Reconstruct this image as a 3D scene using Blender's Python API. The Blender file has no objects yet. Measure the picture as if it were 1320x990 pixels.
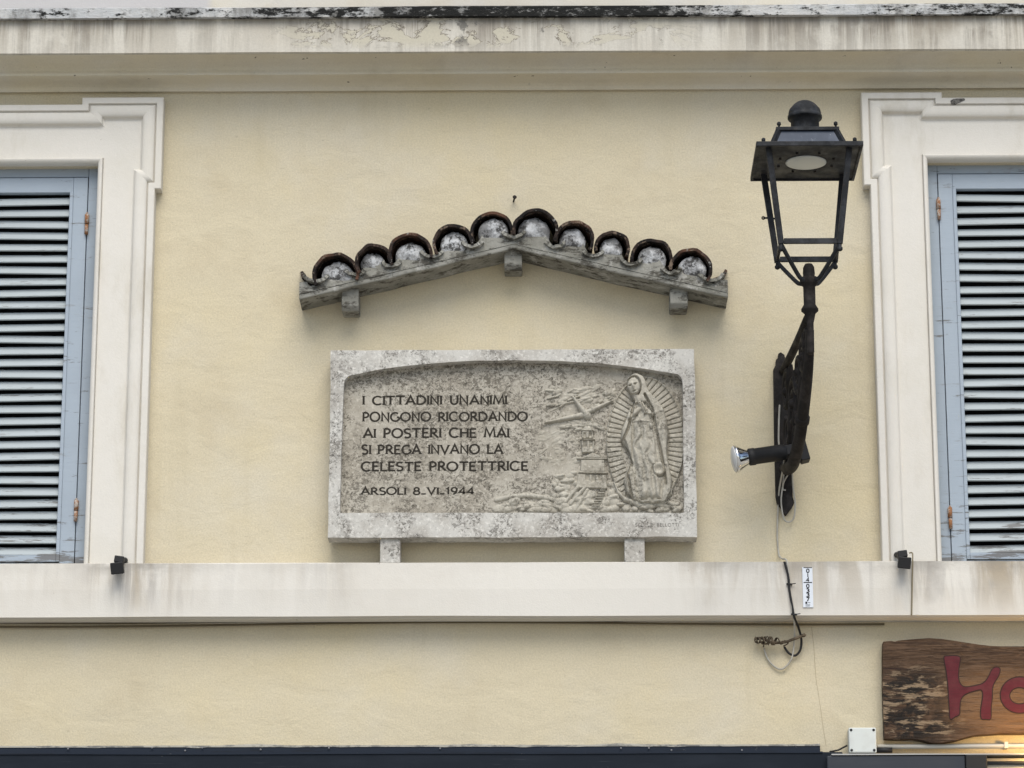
import bpy, bmesh, math, random
import numpy as np
from mathutils import Vector, Matrix, noise as mnoise
from mathutils.geometry import tessellate_polygon
random.seed(7)
rng = np.random.default_rng(7)
scene = bpy.context.scene
COL = scene.collection
R_ = math.radians

# ---------------------------------------------------------------- camera
FPX, TILT, YAW, DIST, EYE = 4290.0, R_(16.0), R_(0.7), 14.5, 1.55
cam_loc = Vector((DIST * math.tan(YAW), -DIST, EYE))
c_f = Vector((-math.sin(YAW) * math.cos(TILT), math.cos(YAW) * math.cos(TILT), math.sin(TILT))).normalized()
c_r = c_f.cross(Vector((0, 0, 1))).normalized()
c_u = c_r.cross(c_f).normalized()
cd = bpy.data.cameras.new('camera')
cd.sensor_width = 36.0
cd.lens = FPX / 1320.0 * 36.0
cd.clip_start, cd.clip_end = 0.1, 3000
cam = bpy.data.objects.new('camera', cd)
COL.objects.link(cam)
m = Matrix((c_r, c_u, -c_f)).transposed().to_4x4()
m.translation = cam_loc
cam.matrix_world = m
scene.camera = cam

# ---------------------------------------------------------------- light
SUN_EL, SUN_AZ = R_(52), R_(174)      # azimuth: 180 = straight in front of the house (towards -Y)
world = bpy.data.worlds.new('World')
scene.world = world
world.use_nodes = True
wn = world.node_tree
for n in list(wn.nodes):
    wn.nodes.remove(n)
w_out = wn.nodes.new('ShaderNodeOutputWorld')
w_bg = wn.nodes.new('ShaderNodeBackground')
w_sky = wn.nodes.new('ShaderNodeTexSky')
w_sky.sky_type = 'NISHITA'
w_sky.sun_disc = False
w_sky.sun_elevation = SUN_EL
w_sky.sun_rotation = SUN_AZ
w_sky.air_density = 1.0
w_sky.dust_density = 2.0
w_sky.ozone_density = 1.0
w_bg.inputs['Strength'].default_value = 0.09
wn.links.new(w_sky.outputs[0], w_bg.inputs['Color'])
wn.links.new(w_bg.outputs[0], w_out.inputs['Surface'])
sd = bpy.data.lights.new('sun', 'SUN')
sd.energy = 1.5
sd.angle = R_(48)
sd.color = (1.0, 0.975, 0.89)
sun = bpy.data.objects.new('sun', sd)
COL.objects.link(sun)
sdir = Vector((math.sin(SUN_AZ) * math.cos(SUN_EL), math.cos(SUN_AZ) * math.cos(SUN_EL), math.sin(SUN_EL)))
sun.rotation_euler = sdir.to_track_quat('Z', 'Y').to_euler()
vs = scene.view_settings
vs.view_transform = 'Standard'
vs.look = 'None'
vs.exposure = 0.80
vs.gamma = 1.0
vs.use_curve_mapping = False
scene.cycles.max_bounces = 6


def P(px, py, d=0.0):
    """the point of the plane y = -d (d metres in front of the wall) seen at photo pixel (px, py)"""
    v = c_f * FPX + c_r * (px - 660.0) + c_u * (495.0 - py)
    t = (-d - cam_loc.y) / v.y
    return cam_loc + v * t


def PX(px, py, d=0.0): return P(px, py, d).x
def PZ(py, d=0.0, px=660): return P(px, py, d).z


# ---------------------------------------------------------------- object helpers
ORI = {}


def setp(o, label=None, cat=None, group=None, kind=None):
    if label: o['label'] = label
    if cat: o['category'] = cat
    if group: o['group'] = group
    if kind: o['kind'] = kind
    return o


def thing(name, loc, label, cat, group=None):
    o = bpy.data.objects.new(name, None)
    o.empty_display_size = 0.1
    COL.objects.link(o)
    o.location = loc
    ORI[o.name] = Vector(loc)
    return setp(o, label, cat, group)


class MB:
    def __init__(self):
        self.v, self.f, self.s = [], [], []

    def add(self, vs_, fs_, smooth=False):
        b = len(self.v)
        self.v += [Vector(p) for p in vs_]
        self.f += [tuple(i + b for i in f) for f in fs_]
        self.s += [smooth] * len(fs_)
        return self

    def box(self, lo, hi, M=None):
        x0, y0, z0 = lo
        x1, y1, z1 = hi
        p = [Vector(q) for q in ((x0, y0, z0), (x1, y0, z0), (x1, y1, z0), (x0, y1, z0), (x0, y0, z1), (x1, y0, z1), (x1, y1, z1), (x0, y1, z1))]
        if M is not None: p = [M @ q for q in p]
        return self.add(p, [(0, 3, 2, 1), (4, 5, 6, 7), (0, 1, 5, 4), (1, 2, 6, 5), (2, 3, 7, 6), (3, 0, 4, 7)])

    def cbox(self, c, s, M=None):
        c = Vector(c)
        T = Matrix.Translation(c) @ (M.to_4x4() if M is not None else Matrix.Identity(4))
        return self.box((-s[0] / 2, -s[1] / 2, -s[2] / 2), (s[0] / 2, s[1] / 2, s[2] / 2), T)

    def bar(self, a, b, w, h=None, up=(0, 0, 1), w2=None, h2=None):
        """a rectangular bar from a to b"""
        a, b = Vector(a), Vector(b)
        h = h or w
        w2 = w2 or w
        h2 = h2 or h
        t = (b - a).normalized()
        u = Vector(up)
        if abs(t.dot(u)) > 0.98: u = Vector((0, 1, 0))
        s = t.cross(u).normalized()
        u = s.cross(t).normalized()
        p = []
        for q, ww, hh in ((a, w, h), (b, w2, h2)):
            for i, j in ((-1, -1), (1, -1), (1, 1), (-1, 1)):
                p.append(q + s * (i * ww / 2) + u * (j * hh / 2))
        return self.add(p, [(0, 1, 2, 3), (7, 6, 5, 4), (0, 4, 5, 1), (1, 5, 6, 2), (2, 6, 7, 3), (3, 7, 4, 0)])

    def tube(self, pts, r, n=10, smooth=True, spline=False):
        pts = [Vector(p) for p in pts]
        if spline: pts = catmull(pts)
        rs = r if isinstance(r, (list, tuple)) else [r] * len(pts)
        if len(rs) != len(pts):
            rs = list(np.interp(np.linspace(0, 1, len(pts)), np.linspace(0, 1, len(rs)), rs))
        vs_, fs_ = [], []
        t0 = (pts[1] - pts[0]).normalized()
        nrm = t0.orthogonal().normalized()
        for i, p in enumerate(pts):
            t = (pts[min(i + 1, len(pts) - 1)] - pts[max(i - 1, 0)]).normalized()
            nrm = (nrm - t * nrm.dot(t)).normalized()
            bn = t.cross(nrm)
            for k in range(n):
                a = 2 * math.pi * k / n
                vs_.append(p + (nrm * math.cos(a) + bn * math.sin(a)) * rs[i])
        for i in range(len(pts) - 1):
            for k in range(n):
                fs_.append((i * n + k, i * n + (k + 1) % n, (i + 1) * n + (k + 1) % n, (i + 1) * n + k))
        self.add(vs_, fs_, smooth)
        b = len(self.v) - len(vs_)
        self.f.append(tuple(b + k for k in range(n))[::-1]); self.s.append(False)
        self.f.append(tuple(b + (len(pts) - 1) * n + k for k in range(n))); self.s.append(False)
        return self

    def lathe(self, prof, origin, axis=(0, 0, 1), n=32, smooth=True):
        """prof: list of (radius, height along axis)"""
        origin = Vector(origin)
        q = Vector(axis).to_track_quat('Z', 'Y')
        vs_, fs_ = [], []
        for r, h in prof:
            for k in range(n):
                a = 2 * math.pi * k / n
                vs_.append(origin + q @ Vector((max(r, 1e-4) * math.cos(a), max(r, 1e-4) * math.sin(a), h)))
        for i in range(len(prof) - 1):
            for k in range(n):
                fs_.append((i * n + k, i * n + (k + 1) % n, (i + 1) * n + (k + 1) % n, (i + 1) * n + k))
        self.add(vs_, fs_, smooth)
        b = len(self.v) - len(vs_)
        self.f.append(tuple(b + k for k in range(n))[::-1]); self.s.append(False)
        self.f.append(tuple(b + (len(prof) - 1) * n + k for k in range(n))); self.s.append(False)
        return self

    def prism(self, poly, y0, y1):
        """poly: (x, z) outline seen from the front; extruded from y0 (front) to y1"""
        n = len(poly)
        a = sum(poly[i][0] * poly[(i + 1) % n][1] - poly[(i + 1) % n][0] * poly[i][1] for i in range(n))
        if a < 0: poly = poly[::-1]
        vs_ = [Vector((x, y0, z)) for x, z in poly] + [Vector((x, y1, z)) for x, z in poly]
        tr = tessellate_polygon([[Vector((x, z, 0)) for x, z in poly]])
        fs_ = []
        for t in tr:
            t = tuple(t)
            (ax, az), (bx, bz), (cx, cz) = poly[t[0]], poly[t[1]], poly[t[2]]
            if (bx - ax) * (cz - az) - (cx - ax) * (bz - az) < 0: t = t[::-1]
            fs_.append(t)
            fs_.append(tuple(i + n for i in t[::-1]))
        for i in range(n):
            j = (i + 1) % n
            fs_.append((i, i + n, j + n, j))
        return self.add(vs_, fs_)

    def build(self, name, mat, parent=None, bevel=0.0, segs=2, label=None, recalc=False, smooth_angle=None):
        me = bpy.data.meshes.new(name)
        org = ORI[parent.name] if parent is not None else Vector((0, 0, 0))
        loc = Vector((0, 0, 0))
        if parent is None:
            lo = Vector([min(p[i] for p in self.v) for i in range(3)])
            hi = Vector([max(p[i] for p in self.v) for i in range(3)])
            loc = Vector(((lo.x + hi.x) / 2, (lo.y + hi.y) / 2, lo.z))
            org = loc
        me.from_pydata([tuple(p - org) for p in self.v], [], self.f)
        me.polygons.foreach_set('use_smooth', self.s)
        me.materials.append(mat)
        if recalc:
            bm = bmesh.new(); bm.from_mesh(me)
            bmesh.ops.recalc_face_normals(bm, faces=bm.faces)
            bm.to_mesh(me); bm.free()
        me.update()
        o = bpy.data.objects.new(name, me)
        COL.objects.link(o)
        o.location = loc
        if parent is not None: o.parent = parent
        ORI[o.name] = org
        if bevel:
            b = o.modifiers.new('bevel', 'BEVEL')
            b.width, b.segments, b.limit_method, b.angle_limit = bevel, segs, 'ANGLE', R_(35)
            b.harden_normals = False
        if label: o['label'] = label
        return o


def catmull(pts, k=8):
    out = []
    n = len(pts)
    for i in range(n - 1):
        p0, p1, p2, p3 = pts[max(i - 1, 0)], pts[i], pts[i + 1], pts[min(i + 2, n - 1)]
        for j in range(k):
            t = j / k
            out.append(0.5 * ((2 * p1) + (p2 - p0) * t + (2 * p0 - 5 * p1 + 4 * p2 - p3) * t * t + (3 * p1 - p0 - 3 * p2 + p3) * t ** 3))
    out.append(pts[-1])
    return out


# ---------------------------------------------------------------- materials
class Mat:
    def __init__(self, name, rough=0.85, metallic=0.0, spec=0.3):
        self.m = bpy.data.materials.new(name)
        self.m.use_nodes = True
        self.t = self.m.node_tree
        self.b = self.t.nodes['Principled BSDF']
        self.b.inputs['Roughness'].default_value = rough
        self.b.inputs['Metallic'].default_value = metallic
        self.b.inputs['Specular IOR Level'].default_value = spec
        self.tc = self.t.nodes.new('ShaderNodeTexCoord')
        self.col = None
        self.h = None

    def N(self, kind, **kw):
        n = self.t.nodes.new(kind)
        for k, v in kw.items(): setattr(n, k, v)
        return n

    def L(self, a, b): self.t.links.new(a, b)

    def val(self, x):
        return x

    def math(self, op, a, b=0.0, c=None, clamp=False):
        n = self.N('ShaderNodeMath', operation=op, use_clamp=clamp)
        for i, v in enumerate((a, b, c)):
            if v is None: continue
            if isinstance(v, (int, float)): n.inputs[i].default_value = v
            else: self.L(v, n.inputs[i])
        return n.outputs[0]

    def coord(self, scale=(1, 1, 1), loc=(0, 0, 0), rot=(0, 0, 0)):
        mp = self.N('ShaderNodeMapping')
        mp.inputs['Scale'].default_value = scale
        mp.inputs['Location'].default_value = loc
        mp.inputs['Rotation'].default_value = rot
        self.L(self.tc.outputs['Object'], mp.inputs['Vector'])
        return mp.outputs[0]

    def noise(self, scale, detail=4, rough=0.55, stretch=(1, 1, 1), dist=0.0, loc=(0, 0, 0)):
        n = self.N('ShaderNodeTexNoise')
        n.inputs['Scale'].default_value = scale
        n.inputs['Detail'].default_value = detail
        n.inputs['Roughness'].default_value = rough
        n.inputs['Distortion'].default_value = dist
        self.L(self.coord(stretch, loc), n.inputs['Vector'])
        return n.outputs['Fac']

    def step(self, f, a, b, lo=0.0, hi=1.0):
        n = self.N('ShaderNodeMapRange')
        n.interpolation_type = 'SMOOTHSTEP'
        self.L(f, n.inputs[0])
        for i, v in enumerate((a, b, lo, hi)): n.inputs[i + 1].default_value = v
        return n.outputs[0]

    def axis(self, i):
        s = self.N('ShaderNodeSeparateXYZ')
        self.L(self.tc.outputs['Object'], s.inputs[0])
        return s.outputs[i]

    def ramp1d(self, src, lo, hi, stops):
        n = self.N('ShaderNodeMapRange')
        self.L(src, n.inputs[0])
        n.inputs[1].default_value, n.inputs[2].default_value = lo, hi
        r = self.N('ShaderNodeValToRGB')
        e = r.color_ramp.elements
        while len(e) > 1: e.remove(e[-1])
        for k, (p, v) in enumerate(stops):
            el = e[0] if k == 0 else e.new(p)
            el.position = p
            el.color = (v, v, v, 1)
        self.L(n.outputs[0], r.inputs[0])
        return r.outputs[0]

    def base(self, rgb):
        n = self.N('ShaderNodeRGB')
        n.outputs[0].default_value = (*rgb, 1)
        self.col = n.outputs[0]
        return self

    def mix(self, fac, rgb, blend='MIX'):
        n = self.N('ShaderNodeMix', data_type='RGBA', blend_type=blend)
        if isinstance(fac, (int, float)): n.inputs[0].default_value = fac
        else: self.L(fac, n.inputs[0])
        self.L(self.col, n.inputs[6])
        if isinstance(rgb, tuple): n.inputs[7].default_value = (*rgb, 1)
        else: self.L(rgb, n.inputs[7])
        self.col = n.outputs[2]
        return self

    def bump(self, f, strength=0.3, dist=0.01):
        n = self.N('ShaderNodeBump')
        n.inputs['Strength'].default_value = strength
        n.inputs['Distance'].default_value = dist
        self.L(f, n.inputs['Height'])
        if self.h is not None: self.L(self.h, n.inputs['Normal'])
        self.h = n.outputs[0]
        return self

    def rough(self, f, a, b):
        self.L(self.step(f, 0.3, 0.7, a, b), self.b.inputs['Roughness'])
        return self

    def done(self):
        if self.col is not None: self.L(self.col, self.b.inputs['Base Color'])
        if self.h is not None: self.L(self.h, self.b.inputs['Normal'])
        return self.m


def plaster(name, rgb, grain=0.10, dirt=(0.42, 0.33, 0.20), dirt_amt=0.25):
    k = Mat(name, 0.92, spec=0.15).base(rgb)
    big = k.noise(0.9, 5, 0.6)
    k.mix(k.step(big, 0.35, 0.75, 0, 0.35), tuple(c * 0.86 for c in rgb))
    mid = k.noise(3.3, 6, 0.62, loc=(3, 1, 7))
    k.mix(k.step(mid, 0.5, 0.8, 0, dirt_amt), dirt)
    pale = k.noise(1.7, 5, 0.6, loc=(8, 3, 1))
    k.mix(k.step(pale, 0.45, 0.7, 0, 0.5), (rgb[0] * 1.0, rgb[1] * 1.05, rgb[2] * 1.20))
    yel = k.noise(1.2, 5, 0.6, loc=(1, 13, 5))
    k.mix(k.step(yel, 0.48, 0.72, 0, 0.45), (rgb[0] * 1.02, rgb[1] * 0.98, rgb[2] * 0.84))
    g = k.noise(130, 3, 0.7)
    k.mix(k.step(g, 0.3, 0.7, 0, grain), tuple(c * 0.45 for c in rgb))
    sp = k.noise(38, 2, 0.5, loc=(5, 5, 5))
    k.mix(k.step(sp, 0.72, 0.76, 0, 0.35), tuple(c * 0.5 for c in rgb))
    k.bump(g, 0.35, 0.004)
    k.bump(k.noise(22, 4, 0.6), 0.25, 0.006)
    k.bump(mid, 0.15, 0.03)
    return k


X0, X1 = PX(0, 495), PX(1320, 495)          # photo's left and right edge on the wall
def xf(px): return px / 1320.0

BORG = Vector((0, 0, 0))                      # the house's own origin

k = plaster('cream_stucco', (0.632, 0.560, 0.405), 0.28)
k.mix(k.math('MULTIPLY', k.step(k.noise(2.2, 6, 0.66, stretch=(3.5, 1, 0.22), loc=(3, 8, 2), dist=0.5), 0.50, 0.72, 0, 0.35), k.step(k.noise(1.1, 4, 0.6, loc=(7, 7, 2)), 0.42, 0.62)), (0.46, 0.40, 0.27))
k.bump(k.noise(4.5, 4, 0.5, stretch=(1, 1, 1.7), dist=0.7, loc=(2, 2, 9)), 0.22, 0.03)
M_WALL = k.done()
k = plaster('upper_wall_stucco', (0.62, 0.58, 0.50), 0.10)
left = k.ramp1d(k.axis(0), X0, X1, [(0, 1), (xf(257), 1), (xf(259), 0)])
k.mix(left, (0.50, 0.485, 0.48))
M_UPPER = k.done()
k = Mat('white_stucco', 0.9, spec=0.15).base((0.675, 0.647, 0.592))
g = k.noise(140, 3, 0.7)
k.mix(k.step(k.noise(2.2, 6, 0.65), 0.42, 0.75, 0, 0.5), (0.58, 0.55, 0.47))
k.mix(k.step(k.noise(5, 7, 0.7, stretch=(1, 1, 0.3), loc=(2, 0, 9)), 0.54, 0.72, 0, 0.45), (0.50, 0.46, 0.38))
k.mix(k.step(g, 0.3, 0.7, 0, 0.08), (0.4, 0.38, 0.34))
k.mix(k.step(k.noise(30, 3, 0.6, loc=(1, 2, 3)), 0.74, 0.78, 0, 0.4), (0.25, 0.22, 0.18))
k.bump(g, 0.3, 0.003).bump(k.noise(16, 5, 0.6), 0.25, 0.006)
M_TRIM = k.done()
# string course under the windows: white stucco with run-down stains at some places
z_st, z_sb = PZ(724, 0.12), PZ(794, 0.12)
k = Mat('string_course_stucco', 0.9, spec=0.15).base((0.665, 0.638, 0.582))
g = k.noise(140, 3, 0.7)
k.mix(k.step(k.noise(1.6, 6, 0.65), 0.45, 0.8, 0, 0.4), (0.56, 0.52, 0.45))
down = k.ramp1d(k.axis(2), z_st, z_sb, [(0, 1), (0.35, 0.8), (0.75, 0.45), (1, 0.12)])
zone = k.ramp1d(k.axis(0), X0, X1, [(0, 0.25), (xf(120), 0.2), (xf(150), 0.95), (xf(205), 0.9), (xf(250), 0.45), (xf(330), 0.12), (xf(450), 0.3), (xf(480), 0.05),
                                    (xf(850), 0.05), (xf(900), 0.5), (xf(925), 0.75), (xf(960), 0.4), (xf(1010), 0.7), (xf(1110), 0.5), (xf(1160), 0.6), (xf(1185), 0.9), (xf(1225), 0.5), (xf(1262), 1.0), (xf(1280), 1.0), (1, 0.8)])
st1 = k.math('MULTIPLY', k.step(k.noise(3.0, 6, 0.65, stretch=(2.2, 1, 0.30), dist=0.5), 0.38, 0.60), k.step(k.noise(2.6, 4, 0.6, loc=(3, 2, 1)), 0.30, 0.54))
k.mix(k.math('MULTIPLY', k.math('MULTIPLY', down, zone), st1), (0.34, 0.28, 0.20))
st2 = k.math('MULTIPLY', k.step(k.noise(2.4, 6, 0.7, stretch=(4.5, 1, 0.35), loc=(4, 4, 4), dist=0.6), 0.44, 0.62, 0, 0.8), k.step(k.noise(3.6, 5, 0.6, loc=(13, 2, 1)), 0.38, 0.56))
k.mix(k.math('MULTIPLY', k.math('MULTIPLY', down, zone), st2), (0.30, 0.28, 0.26))
edge = k.ramp1d(k.axis(2), z_st, z_sb, [(0, 1), (0.10, 0.75), (0.26, 0.0)])
k.mix(k.math('MULTIPLY', k.math('MULTIPLY', edge, zone), k.step(k.noise(7, 6, 0.7, stretch=(1, 1, 2)), 0.32, 0.58, 0, 0.75)), (0.27, 0.25, 0.22))
k.mix(k.step(g, 0.3, 0.7, 0, 0.08), (0.4, 0.37, 0.32))
k.mix(k.step(k.noise(24, 3, 0.6, loc=(1, 2, 3)), 0.74, 0.77, 0, 0.5), (0.2, 0.17, 0.13))
k.bump(g, 0.3, 0.003).bump(k.noise(14, 5, 0.6), 0.25, 0.006)
M_STRING = k.done()
# cornice: fascia with water streaks and flaking, mouldings a plain cream
z_ft, z_fb = PZ(20, 0.25), PZ(67, 0.25)
k = Mat('streaked_cornice_stucco', 0.92, spec=0.12).base((0.60, 0.572, 0.505))
k.mix(k.step(k.noise(2.0, 5, 0.6), 0.4, 0.75, 0, 0.5), (0.58, 0.53, 0.44))
zone = k.ramp1d(k.axis(0), X0, X1, [(0, 0.8), (xf(130), 0.75), (xf(210), 0.5), (xf(330), 0.3), (xf(480), 0.6), (xf(530), 0.8), (xf(650), 0.7), (xf(770), 0.4), (xf(900), 0.5), (xf(1000), 0.85), (xf(1110), 0.8), (xf(1170), 1.0), (1, 0.95)])
s1 = k.math('MULTIPLY', k.step(k.noise(2.4, 6, 0.68, stretch=(4.5, 1, 0.22), dist=0.5), 0.38, 0.56), k.step(k.noise(2.2, 5, 0.62, stretch=(1, 1, 0.8), loc=(4, 0, 2)), 0.28, 0.54))
down = k.ramp1d(k.axis(2), z_ft, z_fb, [(0, 1), (0.2, 0.85), (0.7, 0.55), (1, 0.35)])
k.mix(k.math('MULTIPLY', k.math('MULTIPLY', s1, zone), down), (0.25, 0.215, 0.165))
s2 = k.math('MULTIPLY', k.step(k.noise(3.0, 7, 0.74, stretch=(7, 1, 0.30), loc=(7, 0, 3), dist=0.4), 0.46, 0.58, 0, 1.0), k.step(k.noise(4.0, 5, 0.65, loc=(1, 5, 2)), 0.36, 0.56))
k.mix(k.math('MULTIPLY', k.math('MULTIPLY', s2, zone), down), (0.17, 0.15, 0.125))
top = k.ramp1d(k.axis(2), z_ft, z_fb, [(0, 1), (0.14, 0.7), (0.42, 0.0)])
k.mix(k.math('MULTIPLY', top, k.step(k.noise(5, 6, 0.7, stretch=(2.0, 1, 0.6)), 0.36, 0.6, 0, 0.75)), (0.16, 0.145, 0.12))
flz = k.ramp1d(k.axis(0), X0, X1, [(xf(340), 0), (xf(400), 1), (xf(700), 1), (xf(860), 0.6), (xf(920), 0)])
onface = k.ramp1d(k.axis(2), z_ft, z_fb, [(0, 0.5), (0.3, 1), (0.7, 1), (0.95, 0)])
fl = k.math('MULTIPLY', k.math('MULTIPLY', flz, onface), k.step(k.noise(4.6, 7, 0.66, stretch=(1, 1, 1.6), dist=0.6), 0.535, 0.55))
k.mix(fl, (0.52, 0.485, 0.39))
pe = k.noise(4.6, 7, 0.66, stretch=(1, 1, 1.6), dist=0.6)
k.mix(k.math('MULTIPLY', k.math('MULTIPLY', flz, onface), k.math('MULTIPLY', k.step(pe, 0.522, 0.530), k.step(pe, 0.536, 0.543, 1, 0))), (0.15, 0.13, 0.10))
k.mix(k.math('MULTIPLY', k.math('MULTIPLY', flz, onface), k.step(k.noise(5.5, 7, 0.7, loc=(9, 2, 2)), 0.58, 0.62, 0, 0.8)), (0.13, 0.125, 0.115))
k.mix(k.step(k.noise(110, 3, 0.7), 0.3, 0.7, 0, 0.15), (0.25, 0.23, 0.2))
k.bump(fl, -0.6, 0.006).bump(k.noise(90, 3, 0.7), 0.3, 0.004).bump(k.noise(10, 5, 0.6), 0.25, 0.01)
M_CORN = k.done()
k = plaster('cornice_moulding_stucco', (0.66, 0.605, 0.48), 0.12, (0.3, 0.24, 0.15), 0.4)
k.mix(k.step(k.noise(26, 2, 0.5, loc=(3, 9, 1)), 0.73, 0.75, 0, 0.7), (0.06, 0.05, 0.04))
M_MOULD = k.done()
k = Mat('lichen_blackened_edge', 0.95, spec=0.1).base((0.50, 0.51, 0.51))
k.mix(k.step(k.noise(6, 5, 0.6), 0.4, 0.7, 0, 0.6), (0.62, 0.6, 0.56))
dens = k.ramp1d(k.axis(0), X0, X1, [(0, 0.50), (xf(60), 0.53), (xf(120), 0.46), (xf(220), 0.55), (xf(300), 0.50), (xf(350), 0.58), (xf(470), 0.58), (xf(550), 0.66), (xf(800), 0.66), (xf(900), 0.60), (xf(940), 0.52), (xf(1110), 0.48), (xf(1150), 0.54), (1, 0.57)])
n1 = k.noise(17, 8, 0.74, stretch=(0.7, 1, 1.6))
k.mix(k.step(k.math('ADD', k.noise(7, 7, 0.7, stretch=(1, 1, 0.5), loc=(2, 6, 1)), dens), 0.98, 1.16, 0, 0.8), (0.16, 0.155, 0.145))
k.mix(k.step(k.math('ADD', n1, dens), 1.03, 1.11), (0.022, 0.022, 0.021))
k.mix(k.step(k.noise(34, 6, 0.75, loc=(3, 3, 8), stretch=(0.6, 1, 1.4)), 0.57, 0.64, 0, 0.7), (0.26, 0.255, 0.24))
k.bump(n1, 0.8, 0.015)
M_LIP = k.done()
# travertine of the plaque
def travertine(name, rgb, dark, amt, pit=0.5, cover=0.5):
    k = Mat(name, 0.9, spec=0.15).base(rgb)
    k.mix(k.step(k.noise(5, 6, 0.65), 0.40, 0.62, 0, amt), dark)
    zone = k.step(k.noise(7, 5, 0.62, loc=(4, 4, 2)), 0.62 - cover * 0.3, 0.78 - cover * 0.3)
    a = k.noise(42, 7, 0.75, stretch=(1, 1, 1.3), dist=0.9)
    k.mix(k.math('MULTIPLY', zone, k.step(a, 0.47, 0.56, 0, pit)), tuple(c * 0.45 for c in dark))
    b = k.noise(85, 5, 0.75, loc=(1, 7, 4))
    k.mix(k.math('MULTIPLY', k.math('ADD', k.math('MULTIPLY', zone, 0.75), 0.25), k.step(b, 0.54, 0.61, 0, min(1, pit * 1.2))), tuple(c * 0.20 for c in dark))
    c = k.noise(60, 5, 0.72, loc=(6, 2, 9))
    k.mix(k.step(c, 0.53, 0.64, 0, 0.7), tuple(min(1, v * 1.28) for v in rgb))
    k.bump(a, -0.35, 0.008).bump(b, -0.5, 0.005)
    return k
M_TRAV = travertine('pale_travertine', (0.54, 0.525, 0.485), (0.38, 0.355, 0.315), 0.75, 0.85, 0.6).done()
M_PANEL = travertine('grey_travertine', (0.43, 0.40, 0.34), (0.29, 0.26, 0.21), 0.65, 0.85, 0.85).done()
M_RELIEF = travertine('carved_travertine', (0.42, 0.395, 0.335), (0.31, 0.28, 0.225), 0.6, 0.6, 0.55).done()
M_INK = Mat('blackened_letter_cut', 0.9).base((0.030, 0.026, 0.020)).done()
M_FAINT = Mat('faded_letter_cut', 0.9).base((0.16, 0.15, 0.135)).done()
# canopy
k = Mat('weathered_cement', 0.95, spec=0.1).base((0.29, 0.285, 0.255))
k.mix(k.step(k.noise(5, 6, 0.65, stretch=(1, 1, 1)), 0.38, 0.62, 0, 0.8), (0.18, 0.175, 0.15))
k.mix(k.step(k.noise(18, 7, 0.75, stretch=(0.6, 1, 1.5)), 0.49, 0.60, 0, 0.9), (0.065, 0.06, 0.05))
k.mix(k.step(k.noise(13, 6, 0.7, loc=(5, 2, 8)), 0.55, 0.66, 0, 0.6), (0.47, 0.46, 0.43))
k.bump(k.noise(60, 5, 0.7), 0.5, 0.006).bump(k.noise(9, 5, 0.6), 0.3, 0.02)
M_CEM = k.done()
k = Mat('lime_mortar', 0.95, spec=0.1).base((0.55, 0.56, 0.57))
k.mix(k.step(k.noise(11, 6, 0.7), 0.40, 0.56, 0, 0.95), (0.19, 0.19, 0.19))
k.mix(k.step(k.noise(24, 6, 0.75, loc=(5, 2, 8)), 0.50, 0.60, 0, 0.9), (0.04, 0.038, 0.036))
k.bump(k.noise(35, 6, 0.7), 0.7, 0.012)
M_MORT = k.done()
k = Mat('blackened_roof_tile', 0.9, spec=0.15).base((0.045, 0.031, 0.025))
k.mix(k.step(k.noise(9, 6, 0.7), 0.40, 0.56, 0, 0.95), (0.012, 0.011, 0.011))
k.mix(k.step(k.noise(5.5, 4, 0.6, loc=(2, 2, 8)), 0.50, 0.64, 0, 0.7), (0.13, 0.066, 0.042))
k.mix(k.step(k.noise(26, 6, 0.75, loc=(5, 2, 8)), 0.54, 0.62, 0, 0.85), (0.20, 0.15, 0.11))
k.mix(k.step(k.noise(40, 4, 0.7, loc=(3, 9, 8)), 0.62, 0.68, 0, 0.8), (0.30, 0.29, 0.27))
k.bump(k.noise(45, 6, 0.7), 0.6, 0.008)
M_TILE = k.done()
# shutters
def shutter_paint(name, rgb):
    k = Mat(name, 0.62, spec=0.35).base(rgb)
    k.mix(k.step(k.noise(4, 5, 0.6), 0.4, 0.7, 0, 0.4), tuple(c * 0.86 for c in rgb))
    w = k.noise(9, 6, 0.7, stretch=(0.5, 1, 3.0))
    k.mix(k.step(w, 0.60, 0.68, 0, 0.6), (0.20, 0.20, 0.195))
    low = k.ramp1d(k.axis(2), z_st - 0.02, z_st + 0.42, [(0, 0.20), (0.2, 0.12), (1, 0.015)])
    k.mix(k.step(k.math('ADD', k.noise(15, 7, 0.72, stretch=(0.35, 1, 3), loc=(2, 2, 6)), low), 0.63, 0.67, 0, 0.85), (0.13, 0.125, 0.12))
    k.bump(k.noise(26, 5, 0.7, stretch=(0.3, 1, 3)), 0.3, 0.004)
    return k.done()
M_SHUT = shutter_paint('blue_grey_shutter_paint', (0.33, 0.385, 0.445))
M_SLAT = shutter_paint('grey_blue_slat_paint', (0.37, 0.41, 0.425))
M_FRAMEP = shutter_paint('dull_blue_frame_paint', (0.30, 0.35, 0.405))
M_DARK = Mat('painted_room_shade', 0.95).base((0.012, 0.012, 0.013)).done()  # darkness of the unlit room, put into the colour
k = Mat('rusty_hinge', 0.85, 0.0).base((0.26, 0.12, 0.055))
k.mix(k.step(k.noise(60, 5, 0.7), 0.45, 0.6, 0, 0.8), (0.42, 0.40, 0.37))
M_RUST = k.done()
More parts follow.
